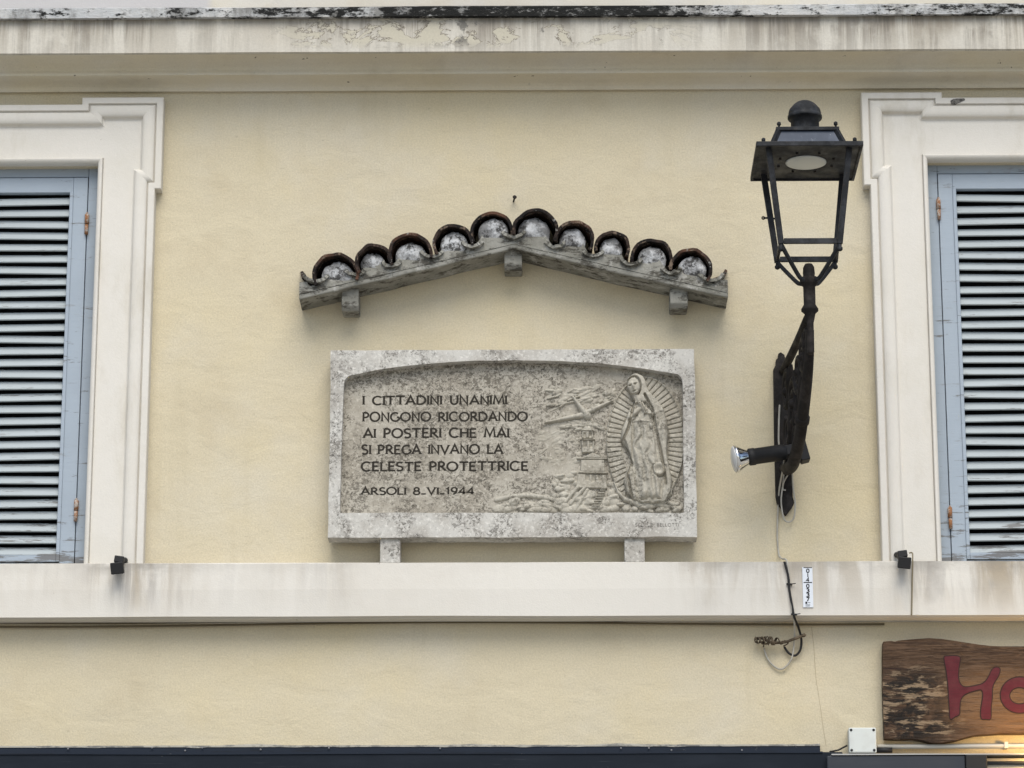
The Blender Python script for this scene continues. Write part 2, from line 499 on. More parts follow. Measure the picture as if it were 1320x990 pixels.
# iron
def iron(name, rgb, rough=0.55):
    k = Mat(name, rough, spec=0.2).base(rgb)
    k.mix(k.step(k.noise(18, 6, 0.7), 0.45, 0.66, 0, 0.8), tuple(c * 2.6 for c in rgb))
    k.mix(k.step(k.noise(40, 5, 0.7, loc=(3, 1, 2)), 0.62, 0.68, 0, 0.4), (0.06, 0.045, 0.034))
    k.bump(k.noise(70, 4, 0.7), 0.25, 0.003)
    k.rough(k.noise(12, 5, 0.6), rough - 0.12, rough + 0.2)
    return k.done()
M_IRON = iron('black_painted_iron', (0.014, 0.015, 0.017))
M_IRON2 = iron('dark_bronze_iron', (0.014, 0.012, 0.011), 0.7)
k = Mat('faded_blue_roof_metal', 0.55, spec=0.25).base((0.048, 0.060, 0.085))
k.mix(k.step(k.noise(10, 6, 0.7, stretch=(1, 1, 0.5)), 0.42, 0.68, 0, 0.8), (0.085, 0.102, 0.135))
k.mix(k.step(k.noise(30, 6, 0.75, loc=(2, 1, 2)), 0.62, 0.70, 0, 0.7), (0.30, 0.32, 0.36))
M_LROOF = k.done()
k = Mat('frosted_lens', 0.35, spec=0.5).base((0.50, 0.52, 0.50))
k.mix(k.step(k.noise(8, 4, 0.6), 0.4, 0.7, 0, 0.5), (0.38, 0.40, 0.38))
M_LENS = k.done()
M_CHROME = Mat('chromed_reflector', 0.12, 1.0).base((0.80, 0.80, 0.80)).done()
M_BLACK = Mat('matt_black_plastic', 0.6, spec=0.35).base((0.012, 0.012, 0.013)).done()
k = Mat('white_cable_jacket', 0.7).base((0.42, 0.40, 0.35))
k.mix(k.step(k.noise(20, 4, 0.6), 0.4, 0.7, 0, 0.6), (0.26, 0.24, 0.20))
M_CABW = k.done()
M_CABG = Mat('dusty_beige_cable_jacket', 0.85).base((0.20, 0.17, 0.11)).done()
M_CABD = Mat('dusty_olive_cable_jacket', 0.85).base((0.115, 0.095, 0.060)).done()
M_WHITEP = Mat('white_enamel', 0.4, spec=0.4).base((0.66, 0.70, 0.75)).done()
k = Mat('grey_white_plastic', 0.55, spec=0.35).base((0.58, 0.61, 0.585))
k.mix(k.step(k.noise(12, 5, 0.65), 0.45, 0.7, 0, 0.4), (0.46, 0.47, 0.44))
M_JBOX = k.done()
M_CREAMP = Mat('cream_plastic_pipe', 0.5, spec=0.35).base((0.55, 0.52, 0.45)).done()
# wooden sign
k = Mat('varnished_old_wood', 0.7, spec=0.2).base((0.074, 0.043, 0.025))
gr = k.noise(3.2, 6, 0.62, stretch=(1.0, 3, 9), dist=2.2)
k.mix(k.step(gr, 0.36, 0.60, 0, 0.75), (0.140, 0.088, 0.055))
fine = k.noise(9, 6, 0.7, stretch=(0.8, 3, 14), dist=1.0, loc=(2, 3, 5))
k.mix(k.step(fine, 0.48, 0.58, 0, 0.8), (0.040, 0.023, 0.015))
xl = PX(1137, 890, 0.06)
SIGNX = 0.0
rot_zone = k.N('ShaderNodeVectorMath', operation='DISTANCE')
M_WOODK = k
# (finished below, where the board stands)
k = Mat('carved_letter_paint', 0.7, spec=0.15).base((0.088, 0.015, 0.022))
k.mix(k.step(k.noise(9, 6, 0.7, stretch=(0.8, 3, 14), dist=1.0, loc=(2, 3, 5)), 0.46, 0.60, 0, 0.6), (0.055, 0.016, 0.018))
k.mix(k.step(k.noise(13, 6, 0.7), 0.4, 0.65, 0, 0.7), (0.112, 0.030, 0.034))
k.mix(k.step(k.noise(30, 6, 0.7, stretch=(1, 1, 3)), 0.60, 0.68, 0, 0.7), (0.065, 0.022, 0.022))
M_LETTER = k.done()
M_CUT = Mat('burnt_letter_edge', 0.8).base((0.028, 0.014, 0.011)).done()
# shop front
k = Mat('dark_blue_shop_metal', 0.6, spec=0.15).base((0.008, 0.012, 0.019))
k.mix(k.step(k.noise(4, 5, 0.65, stretch=(0.5, 1, 2)), 0.45, 0.7, 0, 0.6), (0.015, 0.020, 0.029))
k.mix(k.step(k.noise(60, 4, 0.7), 0.70, 0.74, 0, 0.5), (0.3, 0.3, 0.3))
k.mix(k.step(k.noise(20, 6, 0.75, stretch=(0.15, 1, 4), loc=(4, 4, 1)), 0.60, 0.68, 0, 0.4), (0.07, 0.075, 0.085))
M_SHOP = k.done()
k = Mat('grey_shop_metal', 0.55, spec=0.2).base((0.036, 0.041, 0.051))
k.mix(k.step(k.noise(4, 5, 0.65, stretch=(0.5, 1, 2)), 0.45, 0.7, 0, 0.5), (0.050, 0.055, 0.064))
M_SHOPG = k.done()
k = Mat('faded_flashing', 0.7, spec=0.12).base((0.017, 0.023, 0.035))
k.mix(k.step(k.noise(7, 6, 0.75, stretch=(0.4, 1, 3)), 0.52, 0.60, 0, 0.6), (0.014, 0.017, 0.023))
k.mix(k.step(k.noise(30, 6, 0.75, loc=(2, 2, 2)), 0.66, 0.70, 0, 0.7), (0.33, 0.32, 0.29))
M_FLASH = k.done()
k = Mat('street_stone', 0.85, spec=0.25).base((0.38, 0.365, 0.33))
k.mix(k.step(k.noise(1.1, 6, 0.6), 0.4, 0.7, 0, 0.6), (0.29, 0.28, 0.255))
k.bump(k.noise(40, 4, 0.6), 0.3, 0.01)
M_STREET = k.done()
k = Mat('pavement_stone', 0.85, spec=0.25).base((0.27, 0.26, 0.24))
br = k.N('ShaderNodeTexBrick')
br.inputs['Scale'].default_value = 2.0
br.inputs['Color1'].default_value = (0.29, 0.28, 0.26, 1); br.inputs['Color2'].default_value = (0.23, 0.22, 0.20, 1); br.inputs['Mortar'].default_value = (0.1, 0.1, 0.09, 1)
k.L(k.coord(), br.inputs['Vector'])
k.col = br.outputs[0]
k.mix(k.step(k.noise(2, 6, 0.6), 0.4, 0.7, 0, 0.4), (0.18, 0.17, 0.16))
M_PAVE = k.done()

# ---------------------------------------------------------------- ground
b = MB().add([(-400, -400, 0), (400, -400, 0), (400, 400, 0), (-400, 400, 0)], [(0, 1, 2, 3)])
o = b.build('street', M_STREET); setp(o, 'grey stone street running below the house front', 'street', kind='structure')
b = MB().box((-30, -1.8, -0.2), (30, -0.0, 0.13))
o = b.build('pavement', M_PAVE, bevel=0.01); setp(o, 'raised pale paved strip at the foot of the house', 'pavement', kind='structure')

# ---------------------------------------------------------------- the house
house = thing('building', (0, 0, 0), 'cream stucco house front with white window surrounds and a streaked cornice', 'building')
XL, XR = -9.0, 9.0
WALL_T = 0.5
# window openings (inside the white beads)
dB = 0.055                                  # front of the surround's field
oL_r = (PX(125.5, 214, dB) + PX(106, 725, dB)) / 2
oR_l = (PX(1197, 206, dB) + PX(1215, 722, dB)) / 2
o_top = (PZ(211, dB) + PZ(206, dB)) / 2 + 0.004
o_w = 1.12
z_led = z_st - 0.004
OPEN = [(oL_r - o_w, oL_r, 'l'), (oR_l, oR_l + o_w, 'r')]
z_corn = PZ(115.5, 0.02)
# wall: one skin with its two openings and their reveals
xs = [XL, OPEN[0][0], OPEN[0][1], OPEN[1][0], OPEN[1][1], XR]
zs = [0.0, z_led, o_top, z_corn + 0.28]
b = MB()
for i in range(5):
    for j in range(3):
        if j == 1 and i in (1, 3): continue
        b.add([(xs[i], 0, zs[j]), (xs[i + 1], 0, zs[j]), (xs[i + 1], 0, zs[j + 1]), (xs[i], 0, zs[j + 1])], [(0, 1, 2, 3)])
for x0, x1, s in OPEN:
    b.add([(x0, 0, z_led), (x0, WALL_T, z_led), (x0, WALL_T, o_top), (x0, 0, o_top)], [(0, 1, 2, 3)])
    b.add([(x1, 0, z_led), (x1, 0, o_top), (x1, WALL_T, o_top), (x1, WALL_T, z_led)], [(0, 1, 2, 3)])
    b.add([(x0, 0, o_top), (x0, WALL_T, o_top), (x1, WALL_T, o_top), (x1, 0, o_top)], [(0, 1, 2, 3)])
    b.add([(x0, 0, z_led), (x1, 0, z_led), (x1, WALL_T, z_led), (x0, WALL_T, z_led)], [(0, 1, 2, 3)])
zt = zs[-1]
b.add([(XL, 0, 0), (XL, 0, zt), (XL, 6, zt), (XL, 6, 0), (XR, 0, 0), (XR, 6, 0), (XR, 6, zt), (XR, 0, zt)],
      [(0, 1, 2, 3), (4, 5, 6, 7), (1, 7, 6, 2), (3, 2, 6, 5)])
b.build('wall', M_WALL, house)
MB().box((XL, 0.0, zt + 0.001), (XR, 5.99, 10.5)).build('upper_wall', M_UPPER, house)

# cornice: extruded profile (d, z) with the streaked fascia and the black-edged lip as further parts
dF = 0.25
z67 = PZ(67.0, dF)
prof = [(0.0, PZ(117, 0.0)), (0.022, PZ(117, 0.022) + 0.004), (0.026, PZ(113, 0.026))]
p97, p92 = (0.105, PZ(98, 0.105)), (0.132, PZ(91.5, 0.132))
for i in range(1, 8):                       # cavetto
    a = i / 8 * math.pi / 2
    prof.append((0.026 + (p97[0] - 0.026) * (1 - math.cos(a)), prof[2][1] + (p97[1] - prof[2][1]) * math.sin(a)))
prof += [p97, (0.132, p97[1] + 0.002), p92, (0.124, p92[1] + 0.001)]
p92 = (0.124, p92[1] + 0.001)
p73 = (0.222, z67 + 0.012)
for i in range(1, 9):
    a = i / 8 * math.pi / 2
    prof.append((p92[0] + (p73[0] - p92[0]) * (1 - math.cos(a)) ** 1.0, p92[1] + (p73[1] - p92[1]) * math.sin(a)))
prof += [(0.225, z67), (0.245, z67)]
b = MB()
NX = 60
def sweep_x(b, prof, x0, x1, n=NX, wob=0.0015, closed_back=True):
    vs_, fs_ = [], []
    k_ = len(prof)
    for i in range(n + 1):
        x = x0 + (x1 - x0) * i / n
        for j, (d, z) in enumerate(prof):
            w = mnoise.noise(Vector((x * 1.3, j * 3.1, 2))) * wob
            vs_.append((x, -d, z + w))
    for i in range(n):
        for j in range(k_ - 1):
            fs_.append((i * k_ + j, (i + 1) * k_ + j, (i + 1) * k_ + j + 1, i * k_ + j + 1))
    b.add(vs_, fs_, False)
    b.f.append(tuple(len(b.v) - (n + 1) * k_ + j for j in range(k_))[::-1]); b.s.append(False)
    b.f.append(tuple(len(b.v) - k_ + j for j in range(k_))); b.s.append(False)
zc_top = z_ft + 0.02
sweep_x(b, prof + [(0.245, zc_top), (0.0, zc_top)], XL, XR)
cor = b.build('cornice', M_MOULD, house, recalc=True)
b = MB()
sweep_x(b, [(0.2465, z67 + 0.004), (0.2465, z67 - 0.004), (0.262, z67 - 0.001), (0.262, z_ft - 0.001), (0.2465, z_ft - 0.001)], XL, XR, 200, 0.002)
b.build('fascia', M_CORN, cor, recalc=True)
b = MB()
zl0, zl1 = PZ(20.5, 0.29), PZ(8.5, 0.29)
sweep_x(b, [(0.002, zc_top + 0.001), (0.2455, zc_top + 0.001), (0.2455, zl0 + 0.002), (0.29, zl0), (0.292, zl1), (0.25, zl1 + 0.02), (0.002, zl1 + 0.06)], XL, XR, 200, 0.003)
b.build('coping_edge', M_LIP, cor, recalc=True)

# string course the windows stand on
b = MB()
dS = 0.12
sweep_x(b, [(0.0, z_sb - 0.006), (dS - 0.03, z_sb - 0.004), (dS - 0.028, z_sb + 0.002), (dS, z_sb), (dS + 0.002, (z_sb + z_st) / 2), (dS - 0.004, z_st - 0.004), (dS - 0.012, z_st), (0.0, z_st + 0.012)], XL, XR, 120, 0.003)
b.build('string_course', M_STRING, house, recalc=True)

# window surrounds: outer path (from the ledge up, over and down) offset inwards through a moulding profile
def offset_path(path, o):
    """path runs clockwise seen from the front, inward is to its right"""
    out = []
    n = len(path)
    for i, p in enumerate(path):
        p = Vector((p[0], p[1]))
        def nr(a, c):
            t = (Vector((c[0], c[1])) - Vector((a[0], a[1]))).normalized()
            return Vector((t.y, -t.x))
        if i == 0: out.append(p + nr(path[0], path[1]) * o)
        elif i == n - 1: out.append(p + nr(path[-2], path[-1]) * o)
        else:
            n1, n2 = nr(path[i - 1], path[i]), nr(path[i], path[i + 1])
            out.append(p + (n1 + n2) * (o / (1 + n1.dot(n2))))
    return out

def surround(x0, x1, sgn_visible, px_out):
    w_j, w_e, zear, ear_l, z_t, z_c = px_out
    xa, xb = x0 - w_j, x1 + w_j               # jamb outer
    ea, eb = x0 - w_e, x1 + w_e               # ear outer
    z0 = z_st - 0.006
    path = [(xa, z0), (xa, zear), (ea, zear), (ea, z_t), (ea + ear_l, z_t), (ea + ear_l, z_c), (eb - ear_l, z_c), (eb - ear_l, z_t), (eb, z_t), (eb, zear), (xb, zear), (xb, z0)]
    pr = [(0.0, 0.0), (0.0, 0.062), (0.004, 0.066), (0.030, 0.066), (0.033, 0.052), (0.036, 0.050)]
    for i in range(0, 11):
        a = math.pi * (1 - i / 10)
        pr.append((0.066 + 0.029 * math.cos(a) - 0.0, 0.054 + 0.016 * math.sin(a)))
    pr += [(0.097, 0.046), (0.104, 0.040)]
    b = MB()
    n = len(path)
    rows = []
    for o_, h in pr:
        rows.append([Vector((q.x, -h, q.y)) for q in offset_path(path, o_)])
    vs_ = [p for r in rows for p in r]
    fs_ = []
    for i in range(len(pr) - 1):
        for j in range(n - 1):
            fs_.append((i * n + j, i * n + j + 1, (i + 1) * n + j + 1, (i + 1) * n + j))
    b.add(vs_, fs_)
    # flat field between the moulding and the opening's bead
    inn = [(q.x, q.y) for q in offset_path(path, 0.104)]
    bw = 0.028
    rect = [(x1 + bw, z0), (x1 + bw, o_top + bw), (x0 - bw, o_top + bw), (x0 - bw, z0)]
    poly = inn + rect
    tr = tessellate_polygon([[Vector((x, z, 0)) for x, z in poly]])
    b.add([(x, -0.040, z) for x, z in poly], [tuple(t) for t in tr])
    # bead round the opening
    rp = [(x0 - bw, z0), (x0 - bw, o_top + bw), (x1 + bw, o_top + bw), (x1 + bw, z0)]
    bp = [(0.0, 0.040), (0.001, 0.034), (0.003, 0.034), (0.004, 0.052)]
    for i in range(0, 7):
        a = math.pi / 2 * i / 6
        bp.append((0.006 + 0.020 * math.sin(a), 0.035 + 0.021 * math.cos(a)))
    bp += [(0.026, 0.0), (0.0262, -0.11)]
    rows = [[Vector((q.x, -h, q.y)) for q in offset_path(rp, o_)] for o_, h in bp]
    vs_ = [p for r in rows for p in r]
    fs_ = []
    for i in range(len(bp) - 1):
        for j in range(3):
            fs_.append((i * 4 + j, i * 4 + j + 1, (i + 1) * 4 + j + 1, (i + 1) * 4 + j))
    b.add(vs_, fs_)
    me = b.build('window_surround', M_TRIM, house, recalc=False, bevel=0.0025, segs=1)
    return me

# measures taken at the left window (right-hand ear) and the right window (left-hand ear)
xo = (PX(200, 246, 0.05) + PX(185, 724, 0.05)) / 2
w_jL = xo - oL_r
w_eL = PX(210, 180, 0.05) - oL_r
sL = surround(*OPEN[0][:2], 'r', (w_jL, w_eL, PZ(242, 0.06), PX(210, 125, 0.06) - PX(105, 125, 0.06), PZ(123.5, 0.06), PZ(132.5, 0.06)))
xo = (PX(1121, 246, 0.05) + PX(1138, 724, 0.05)) / 2
w_jR = oR_l - xo
w_eR = oR_l - PX(1111.5, 180, 0.05)
sR = surround(*OPEN[1][:2], 'l', (w_jR, w_eR, PZ(241, 0.06), PX(1215, 122, 0.06) - PX(1111, 122, 0.06), PZ(121.5, 0.06), PZ(128.5, 0.06)))
sR['label'] = 'white window surround with a chip broken out of its top moulding'
# the chip: a patch of exposed dark render
k = Mat('broken_render', 0.95).base((0.20, 0.19, 0.175))
k.mix(k.step(k.noise(60, 5, 0.7), 0.45, 0.6, 0, 0.9), (0.04, 0.04, 0.04)).bump(k.noise(50, 5, 0.7), 0.8, 0.02)
M_CHIP = k.done()
b = MB()
q = [(1225, 130), (1229, 127.5), (1236, 127), (1243, 126.8), (1244, 129), (1238, 132), (1232, 134), (1226, 133.5)]
b.prism([(P(x, y, 0.067).x, P(x, y, 0.067).z) for x, y in q], -0.0685, -0.055)
b.build('chipped_patch', M_CHIP, sR)

# windows: fixed frame and two louvred leaves each
def window(x0, x1):
    f = MB()
    y0, y1 = 0.03, 0.10
    fw = 0.048
    f.box((x0 - 0.002, y0, z_st), (x0 + fw, y1, o_top + 0.02))
    f.box((x1 - fw, y0, z_st), (x1 + 0.002, y1, o_top + 0.02))
    f.box((x0 + fw + 0.001, y0 + 0.002, o_top - 0.040), (x1 - fw - 0.001, y1, o_top + 0.02))
    f.build('window_frame', M_FRAMEP, house, bevel=0.003)
    MB().box((x0 - 0.05, 0.30, z_st - 0.05), (x1 + 0.05, 0.34, o_top + 0.1)).build('room_shade_board', M_DARK, house)  # near-black board whose colour stands for the room's shade behind the louvres
    lx0, lx1 = x0 + fw + 0.003, x1 - fw - 0.003
    mid = (lx0 + lx1) / 2
    zb, ztp = z_st + 0.006, o_top - 0.044
    for side in (0, 1):
        a, c = (lx0, mid - 0.002) if side == 0 else (mid + 0.002, lx1)
        ya, yb = 0.026, 0.066
        sw, rt, rb = 0.066, 0.072, 0.060
        s = MB()
        s.box((a, ya, zb), (a + sw, yb, ztp))
        s.box((c - sw, ya, zb), (c, yb, ztp))
        s.box((a + sw + 0.0005, ya + 0.001, ztp - rt), (c - sw - 0.0005, yb - 0.001, ztp))
        s.box((a + sw + 0.0005, ya + 0.004, zb), (c - sw - 0.0005, yb - 0.001, zb + rb - 0.030))
        # raised bead round the louvres
        bd = 0.016
        u0, u1, w0, w1 = a + sw - 0.001, c - sw + 0.001, zb + rb - 0.028, ztp - rt - 0.0005
        s.box((u0, ya - 0.006, w0), (u0 + bd, yb - 0.004, w1))
        s.box((u1 - bd, ya - 0.006, w0), (u1, yb - 0.004, w1))
        s.box((u0 + bd, ya - 0.005, w0), (u1 - bd, yb - 0.005, w0 + 0.03))
        sh = s.build('shutter', M_SHUT, house, bevel=0.0025)
        l = MB()
        pz, n = 0.0553, 0
        z = w0 + 0.034
        while z + 0.042 < w1 + 0.03:
            j = random.uniform(-1, 1)
            h_, dp = 0.0415 + 0.0015 * random.uniform(-1, 1), 0.030
            yo = ya + 0.004
            top = min(z + h_, w1 - 0.002)
            fr = (top - z) / h_
            tilt = 0.003 * j
            th = 0.009
            vs_ = []
            for xx, dz in ((u0 + bd + 0.0005, tilt), (u1 - bd - 0.0005, -tilt)):
                vs_ += [(xx, yo, z + dz), (xx, yo + dp * fr, top + dz), (xx, yo + dp * fr + th, top - 0.003 + dz), (xx, yo + th, z - 0.004 + dz)]
            l.add(vs_, [(0, 4, 5, 1), (1, 5, 6, 2), (2, 6, 7, 3), (3, 7, 4, 0), (0, 1, 2, 3), (7, 6, 5, 4)])
            z += pz
        l.build('louvre', M_SLAT, sh, bevel=0.0015, segs=1, recalc=True)
        hx = a - 0.002 if side == 0 else c + 0.002
        for hz in (PZ(285 if x0 < 0 else 270, 0), PZ(655 if x0 < 0 else 668, 0)):
            h = MB()
            h.tube([(hx, ya - 0.008, hz - 0.050), (hx, ya - 0.008, hz - 0.004)], 0.0085, 10)
            h.tube([(hx, ya - 0.008, hz), (hx, ya - 0.008, hz + 0.048)], 0.0095, 10)
            h.tube([(hx, ya - 0.008, hz + 0.048), (hx, ya - 0.008, hz + 0.056)], 0.005, 8)
            h.box((hx - 0.010, ya - 0.004, hz + 0.004), (hx + 0.010, ya + 0.004, hz + 0.045))
            h.build('hinge', M_RUST, sh)
for x0, x1, s in OPEN: window(x0, x1)

# hairline crack in the lower wall, a strip a hair's breadth proud of it
M_CRACK = Mat('hairline_crack', 0.95).base((0.40, 0.34, 0.235)).done()
b = MB()
pts = [P(x, y, 0.0) for x, y in ((1046, 808), (1049, 832), (1050, 850), (1052, 876), (1055, 895), (1058, 915), (1061, 938), (1065, 962))]
for i in range(len(pts) - 1):
    a, c = pts[i], pts[i + 1]
    w = 0.0012
    b.add([(a.x - w, -0.0008, a.z), (a.x + w, -0.0008, a.z), (c.x + w, -0.0008, c.z), (c.x - w, -0.0008, c.z)], [(0, 3, 2, 1)])
b.build('crack', M_CRACK, house)

# ---------------------------------------------------------------- memorial plaque
plq = thing('memorial_plaque', P(660, 722, 0.0), 'framed travertine memorial plaque with inscription and carved relief below the tiled canopy', 'plaque')
dPl = 0.13                                   # front of the frame
dPn = 0.082                                  # front of the recessed panel
def W(px, py, d): q = P(px, py, d); return (q.x, q.z)
rec = [(438, 661), (440.5, 560), (443, 497)]
for t in np.linspace(0.1, 1, 6):             # rounded shoulder
    a = math.pi - t * 1.15
    rec.append((456 + 13 * math.cos(a), 497 - 14 * math.sin(a)))
for t in np.linspace(0.06, 0.94, 24):
    x = 461 + (864 - 461) * t
    rec.append((x, 464.5 + 16.5 * abs(2 * t - 1) ** 2.3))
for t in np.linspace(0, 1, 6):
    a = 1.0 - t * 1.0
    rec.append((867 + 13 * math.cos(a), 494 - 14 * math.sin(a)))
rec += [(881, 560), (882, 661)]
out = [(423.5, 692.5), (426, 451), (896, 450.5), (898, 692.5)]
recW = [W(x, y, dPl) for x, y in rec]
outW = [W(x, y, dPl) for x, y in out]
# true rectangle
ox0, ox1 = (outW[0][0] + outW[1][0]) / 2, (outW[2][0] + outW[3][0]) / 2
oz0, oz1 = (outW[0][1] + outW[3][1]) / 2, (outW[1][1] + outW[2][1]) / 2
outR = [(ox0, oz0), (ox0, oz1), (ox1, oz1), (ox1, oz0)]
def wob(x, z, s=0.0015): return mnoise.noise(Vector((x * 9, z * 9, 3.3))) * s
def dens_poly(poly, step):
    res = []
    n = len(poly)
    for i in range(n):
        a, c = poly[i], poly[(i + 1) % n]
        L_ = math.hypot(c[0] - a[0], c[1] - a[1])
        k_ = max(1, int(L_ / step))
        for j in range(k_): res.append((a[0] + (c[0] - a[0]) * j / k_, a[1] + (c[1] - a[1]) * j / k_))
    return res
b = MB()
od = [(x + wob(x, z, 0.003), z + wob(z + 5, x, 0.003)) for x, z in dens_poly(outR, 0.03)]
rd = [(x + wob(x, z, 0.002), z + wob(z + 5, x, 0.002)) for x, z in dens_poly(recW, 0.02)]
no, nr_ = len(od), len(rd)
vs_ = [Vector((x, -dPl, z)) for x, z in od] + [Vector((x, -dPl, z)) for x, z in rd]
tr = tessellate_polygon([[Vector((x, z, 0)) for x, z in od], [Vector((x, z, 0)) for x, z in rd]])
fs_ = []
for t in tr:
    p = [vs_[i] for i in t]
    cr = (p[1].x - p[0].x) * (p[2].z - p[0].z) - (p[2].x - p[0].x) * (p[1].z - p[0].z)
    fs_.append(tuple(t) if cr > 0 else tuple(t)[::-1])
vs_ += [Vector((x, -0.03, z)) for x, z in od] + [Vector((x, -dPn + 0.006, z)) for x, z in rd]
B0, B1 = no + nr_, no + nr_ + no
for i in range(no):
    j = (i + 1) % no
    fs_.append((i, j, B0 + j, B0 + i))
for i in range(nr_):
    j = (i + 1) % nr_
    fs_.append((no + i, B1 + i, B1 + j, no + j))
b.add(vs_, fs_)
frm = b.build('frame', M_TRAV, plq, recalc=True, bevel=0.003, segs=2)
MB().box((ox0 + 0.03, -dPn, oz0 + 0.03), (ox1 - 0.03, -0.03, oz1 - 0.02)).build('panel', M_PANEL, plq)
MB().box((ox0 + 0.06, -0.03, oz0 + 0.06), (ox1 - 0.06, 0.01, oz1 - 0.06)).build('mounting_block', M_PANEL, plq)
for a, c in ((490, 516), (805, 831)):
    x0, x1 = PX(a, 705, 0.11), PX(c, 705, 0.11)
    MB().box((x0, -0.112, z_st - 0.002), (x1, -0.002, oz0 + 0.004)).build('support', M_TRAV, plq, bevel=0.004)

# stroke lettering
def arc(cx, cy, rx, ry, a0, a1, n=14):
    return [(cx + rx * math.cos(R_(a0 + (a1 - a0) * i / n)), cy + ry * math.sin(R_(a0 + (a1 - a0) * i / n))) for i in range(n + 1)]
GL = {
    'I': (0.10, [[(.05, 0), (.05, 1)]]),
    'C': (.80, [arc(.46, .5, .44, .5, 48, 312)]),
    'T': (.74, [[(0, .96), (.74, .96)], [(.37, 0), (.37, .96)]]),
    'A': (.80, [[(0, 0), (.40, 1), (.80, 0)], [(.16, .33), (.64, .33)]]),
    'D': (.80, [[(.06, 0), (.06, 1)], [(.06, .98), (.28, .98)] + arc(.28, .5, .50, .48, 90, -90) + [(.06, .02)]]),
    'N': (.74, [[(.06, 0), (.06, 1), (.68, 0), (.68, 1)]]),
    'U': (.72, [[(.06, 1)] + arc(.36, .34, .30, .34, 180, 360) + [(.66, 1)]]),
    'M': (.92, [[(0, 0), (.12, 1), (.46, .12), (.80, 1), (.92, 0)]]),
    'P': (.58, [[(.06, 0), (.06, 1)], [(.06, .98), (.24, .98)] + arc(.24, .71, .30, .27, 90, -90) + [(.06, .44)]]),
    'O': (.92, [arc(.46, .5, .45, .5, 0, 360, 24)]),
    'G': (.84, [arc(.46, .5, .44, .5, 52, 335) + [(.84, .46)], [(.62, .46), (.84, .46)]]),
    'R': (.66, [[(.06, 0), (.06, 1)], [(.06, .98), (.24, .98)] + arc(.24, .73, .28, .25, 90, -90) + [(.06, .48)], [(.26, .48), (.66, 0)]]),
    'S': (.56, [arc(.28, .75, .25, .24, 30, 270, 12) + arc(.28, .25, .27, .25, 90, -145, 12)]),
    'E': (.56, [[(.06, 0), (.06, 1)], [(.06, .97), (.54, .97)], [(.06, .52), (.46, .52)], [(.06, .03), (.56, .03)]]),
    'L': (.54, [[(.06, 1), (.06, .03), (.54, .03)]]),
    'H': (.72, [[(.06, 0), (.06, 1)], [(.66, 0), (.66, 1)], [(.06, .52), (.66, .52)]]),
    'V': (.78, [[(0, 1), (.39, 0), (.78, 1)]]),
    'B': (.60, [[(.06, 0), (.06, 1)], [(.06, .98), (.24, .98)] + arc(.24, .75, .24, .23, 90, -90) + [(.06, .52)], [(.24, .52)] + arc(.26, .26, .30, .25, 90, -90) + [(.06, .02)]]),
    '1': (.34, [[(.04, .76), (.22, .98), (.22, 0)]]),
    '8': (.60, [arc(.30, .74, .23, .24, 0, 360, 18), arc(.30, .25, .29, .26, 0, 360, 18)]),
    '9': (.60, [arc(.30, .68, .27, .30, 0, 360, 18), [(.57, .68), (.50, .3), (.2, 0)]]),
    '4': (.66, [[(.48, 0), (.48, 1), (.02, .28), (.66, .28)]]),
    '0': (.62, [arc(.31, .5, .28, .5, 0, 360, 20)]),
    '3': (.56, [arc(.26, .74, .25, .24, 150, -90, 12) + arc(.26, .25, .28, .25, 90, -150, 12)]),
    '7': (.56, [[(.02, .97), (.54, .97), (.2, 0)]]),
    '_': (.46, [[(.0, .06), (.46, .06)]]),
    '.': (.12, [[(.02, .04), (.10, .04)]]),
    ' ': (.44, []),
}
SERIF = set('ICTADNUMPRELHV')
def stroke(b, pts, w, mp, y0, y1, serif):
    pts = [Vector(p) for p in pts]
    if len(pts) < 2: return
    closed = (pts[0] - pts[-1]).length < 1e-4 and len(pts) > 3
    L_, R__ = [], []
    n = len(pts)
    for i, p in enumerate(pts):
        if closed:
            t = (pts[(i + 1) % (n - 1)] - pts[(i - 1) % (n - 1)])
            t.normalize()
            nn = Vector((-t.y, t.x))
            k_ = 1.0
        else:
            t1 = (p - pts[i - 1]).normalized() if i > 0 else None
            t2 = (pts[i + 1] - p).normalized() if i < n - 1 else None
            if t1 is None: t1 = t2
            if t2 is None: t2 = t1
            n1, n2 = Vector((-t1.y, t1.x)), Vector((-t2.y, t2.x))
            nn = (n1 + n2)
            if nn.length < 0.3: nn = n1
            nn.normalize()
            k_ = 1 / max(0.42, nn.dot(n1))
        ww = w * (1.0 if not serif or n > 8 else 1.0)
        L_.append(p + nn * ww / 2 * k_)
        R__.append(p - nn * ww / 2 * k_)
    vs_ = []
    for q in L_ + R__:
        x, z = mp(q.x, q.y)
        vs_ += [(x, y0, z), (x, y1, z)]
    fs_ = []
    for i in range(n - 1):
        l0, l1, r0, r1 = 2 * i, 2 * (i + 1), 2 * (n + i), 2 * (n + i + 1)
        fs_ += [(l0, r0, r1, l1), (l0, l1, l1 + 1, l0 + 1), (r0, r0 + 1, r1 + 1, r1)]
    b.add(vs_, fs_)
    if serif and not closed:
        for e, q in ((0, 1), (n - 1, n - 2)):
            t = (pts[q] - pts[e]).normalized()
            if abs(t.y) > 0.4:
                s = 0.15
                dz = 0.055 if t.y > 0 else -0.055
                p = pts[e]
                stroke(b, [(p.x - s, p.y + dz * .45), (p.x + s, p.y + dz * .45)], 0.062, mp, y0, y1, False)
            else:
                p = pts[e]
                if n <= 3: stroke(b, [(p.x, p.y - 0.09), (p.x, p.y + 0.09)], 0.06, mp, y0, y1, False)

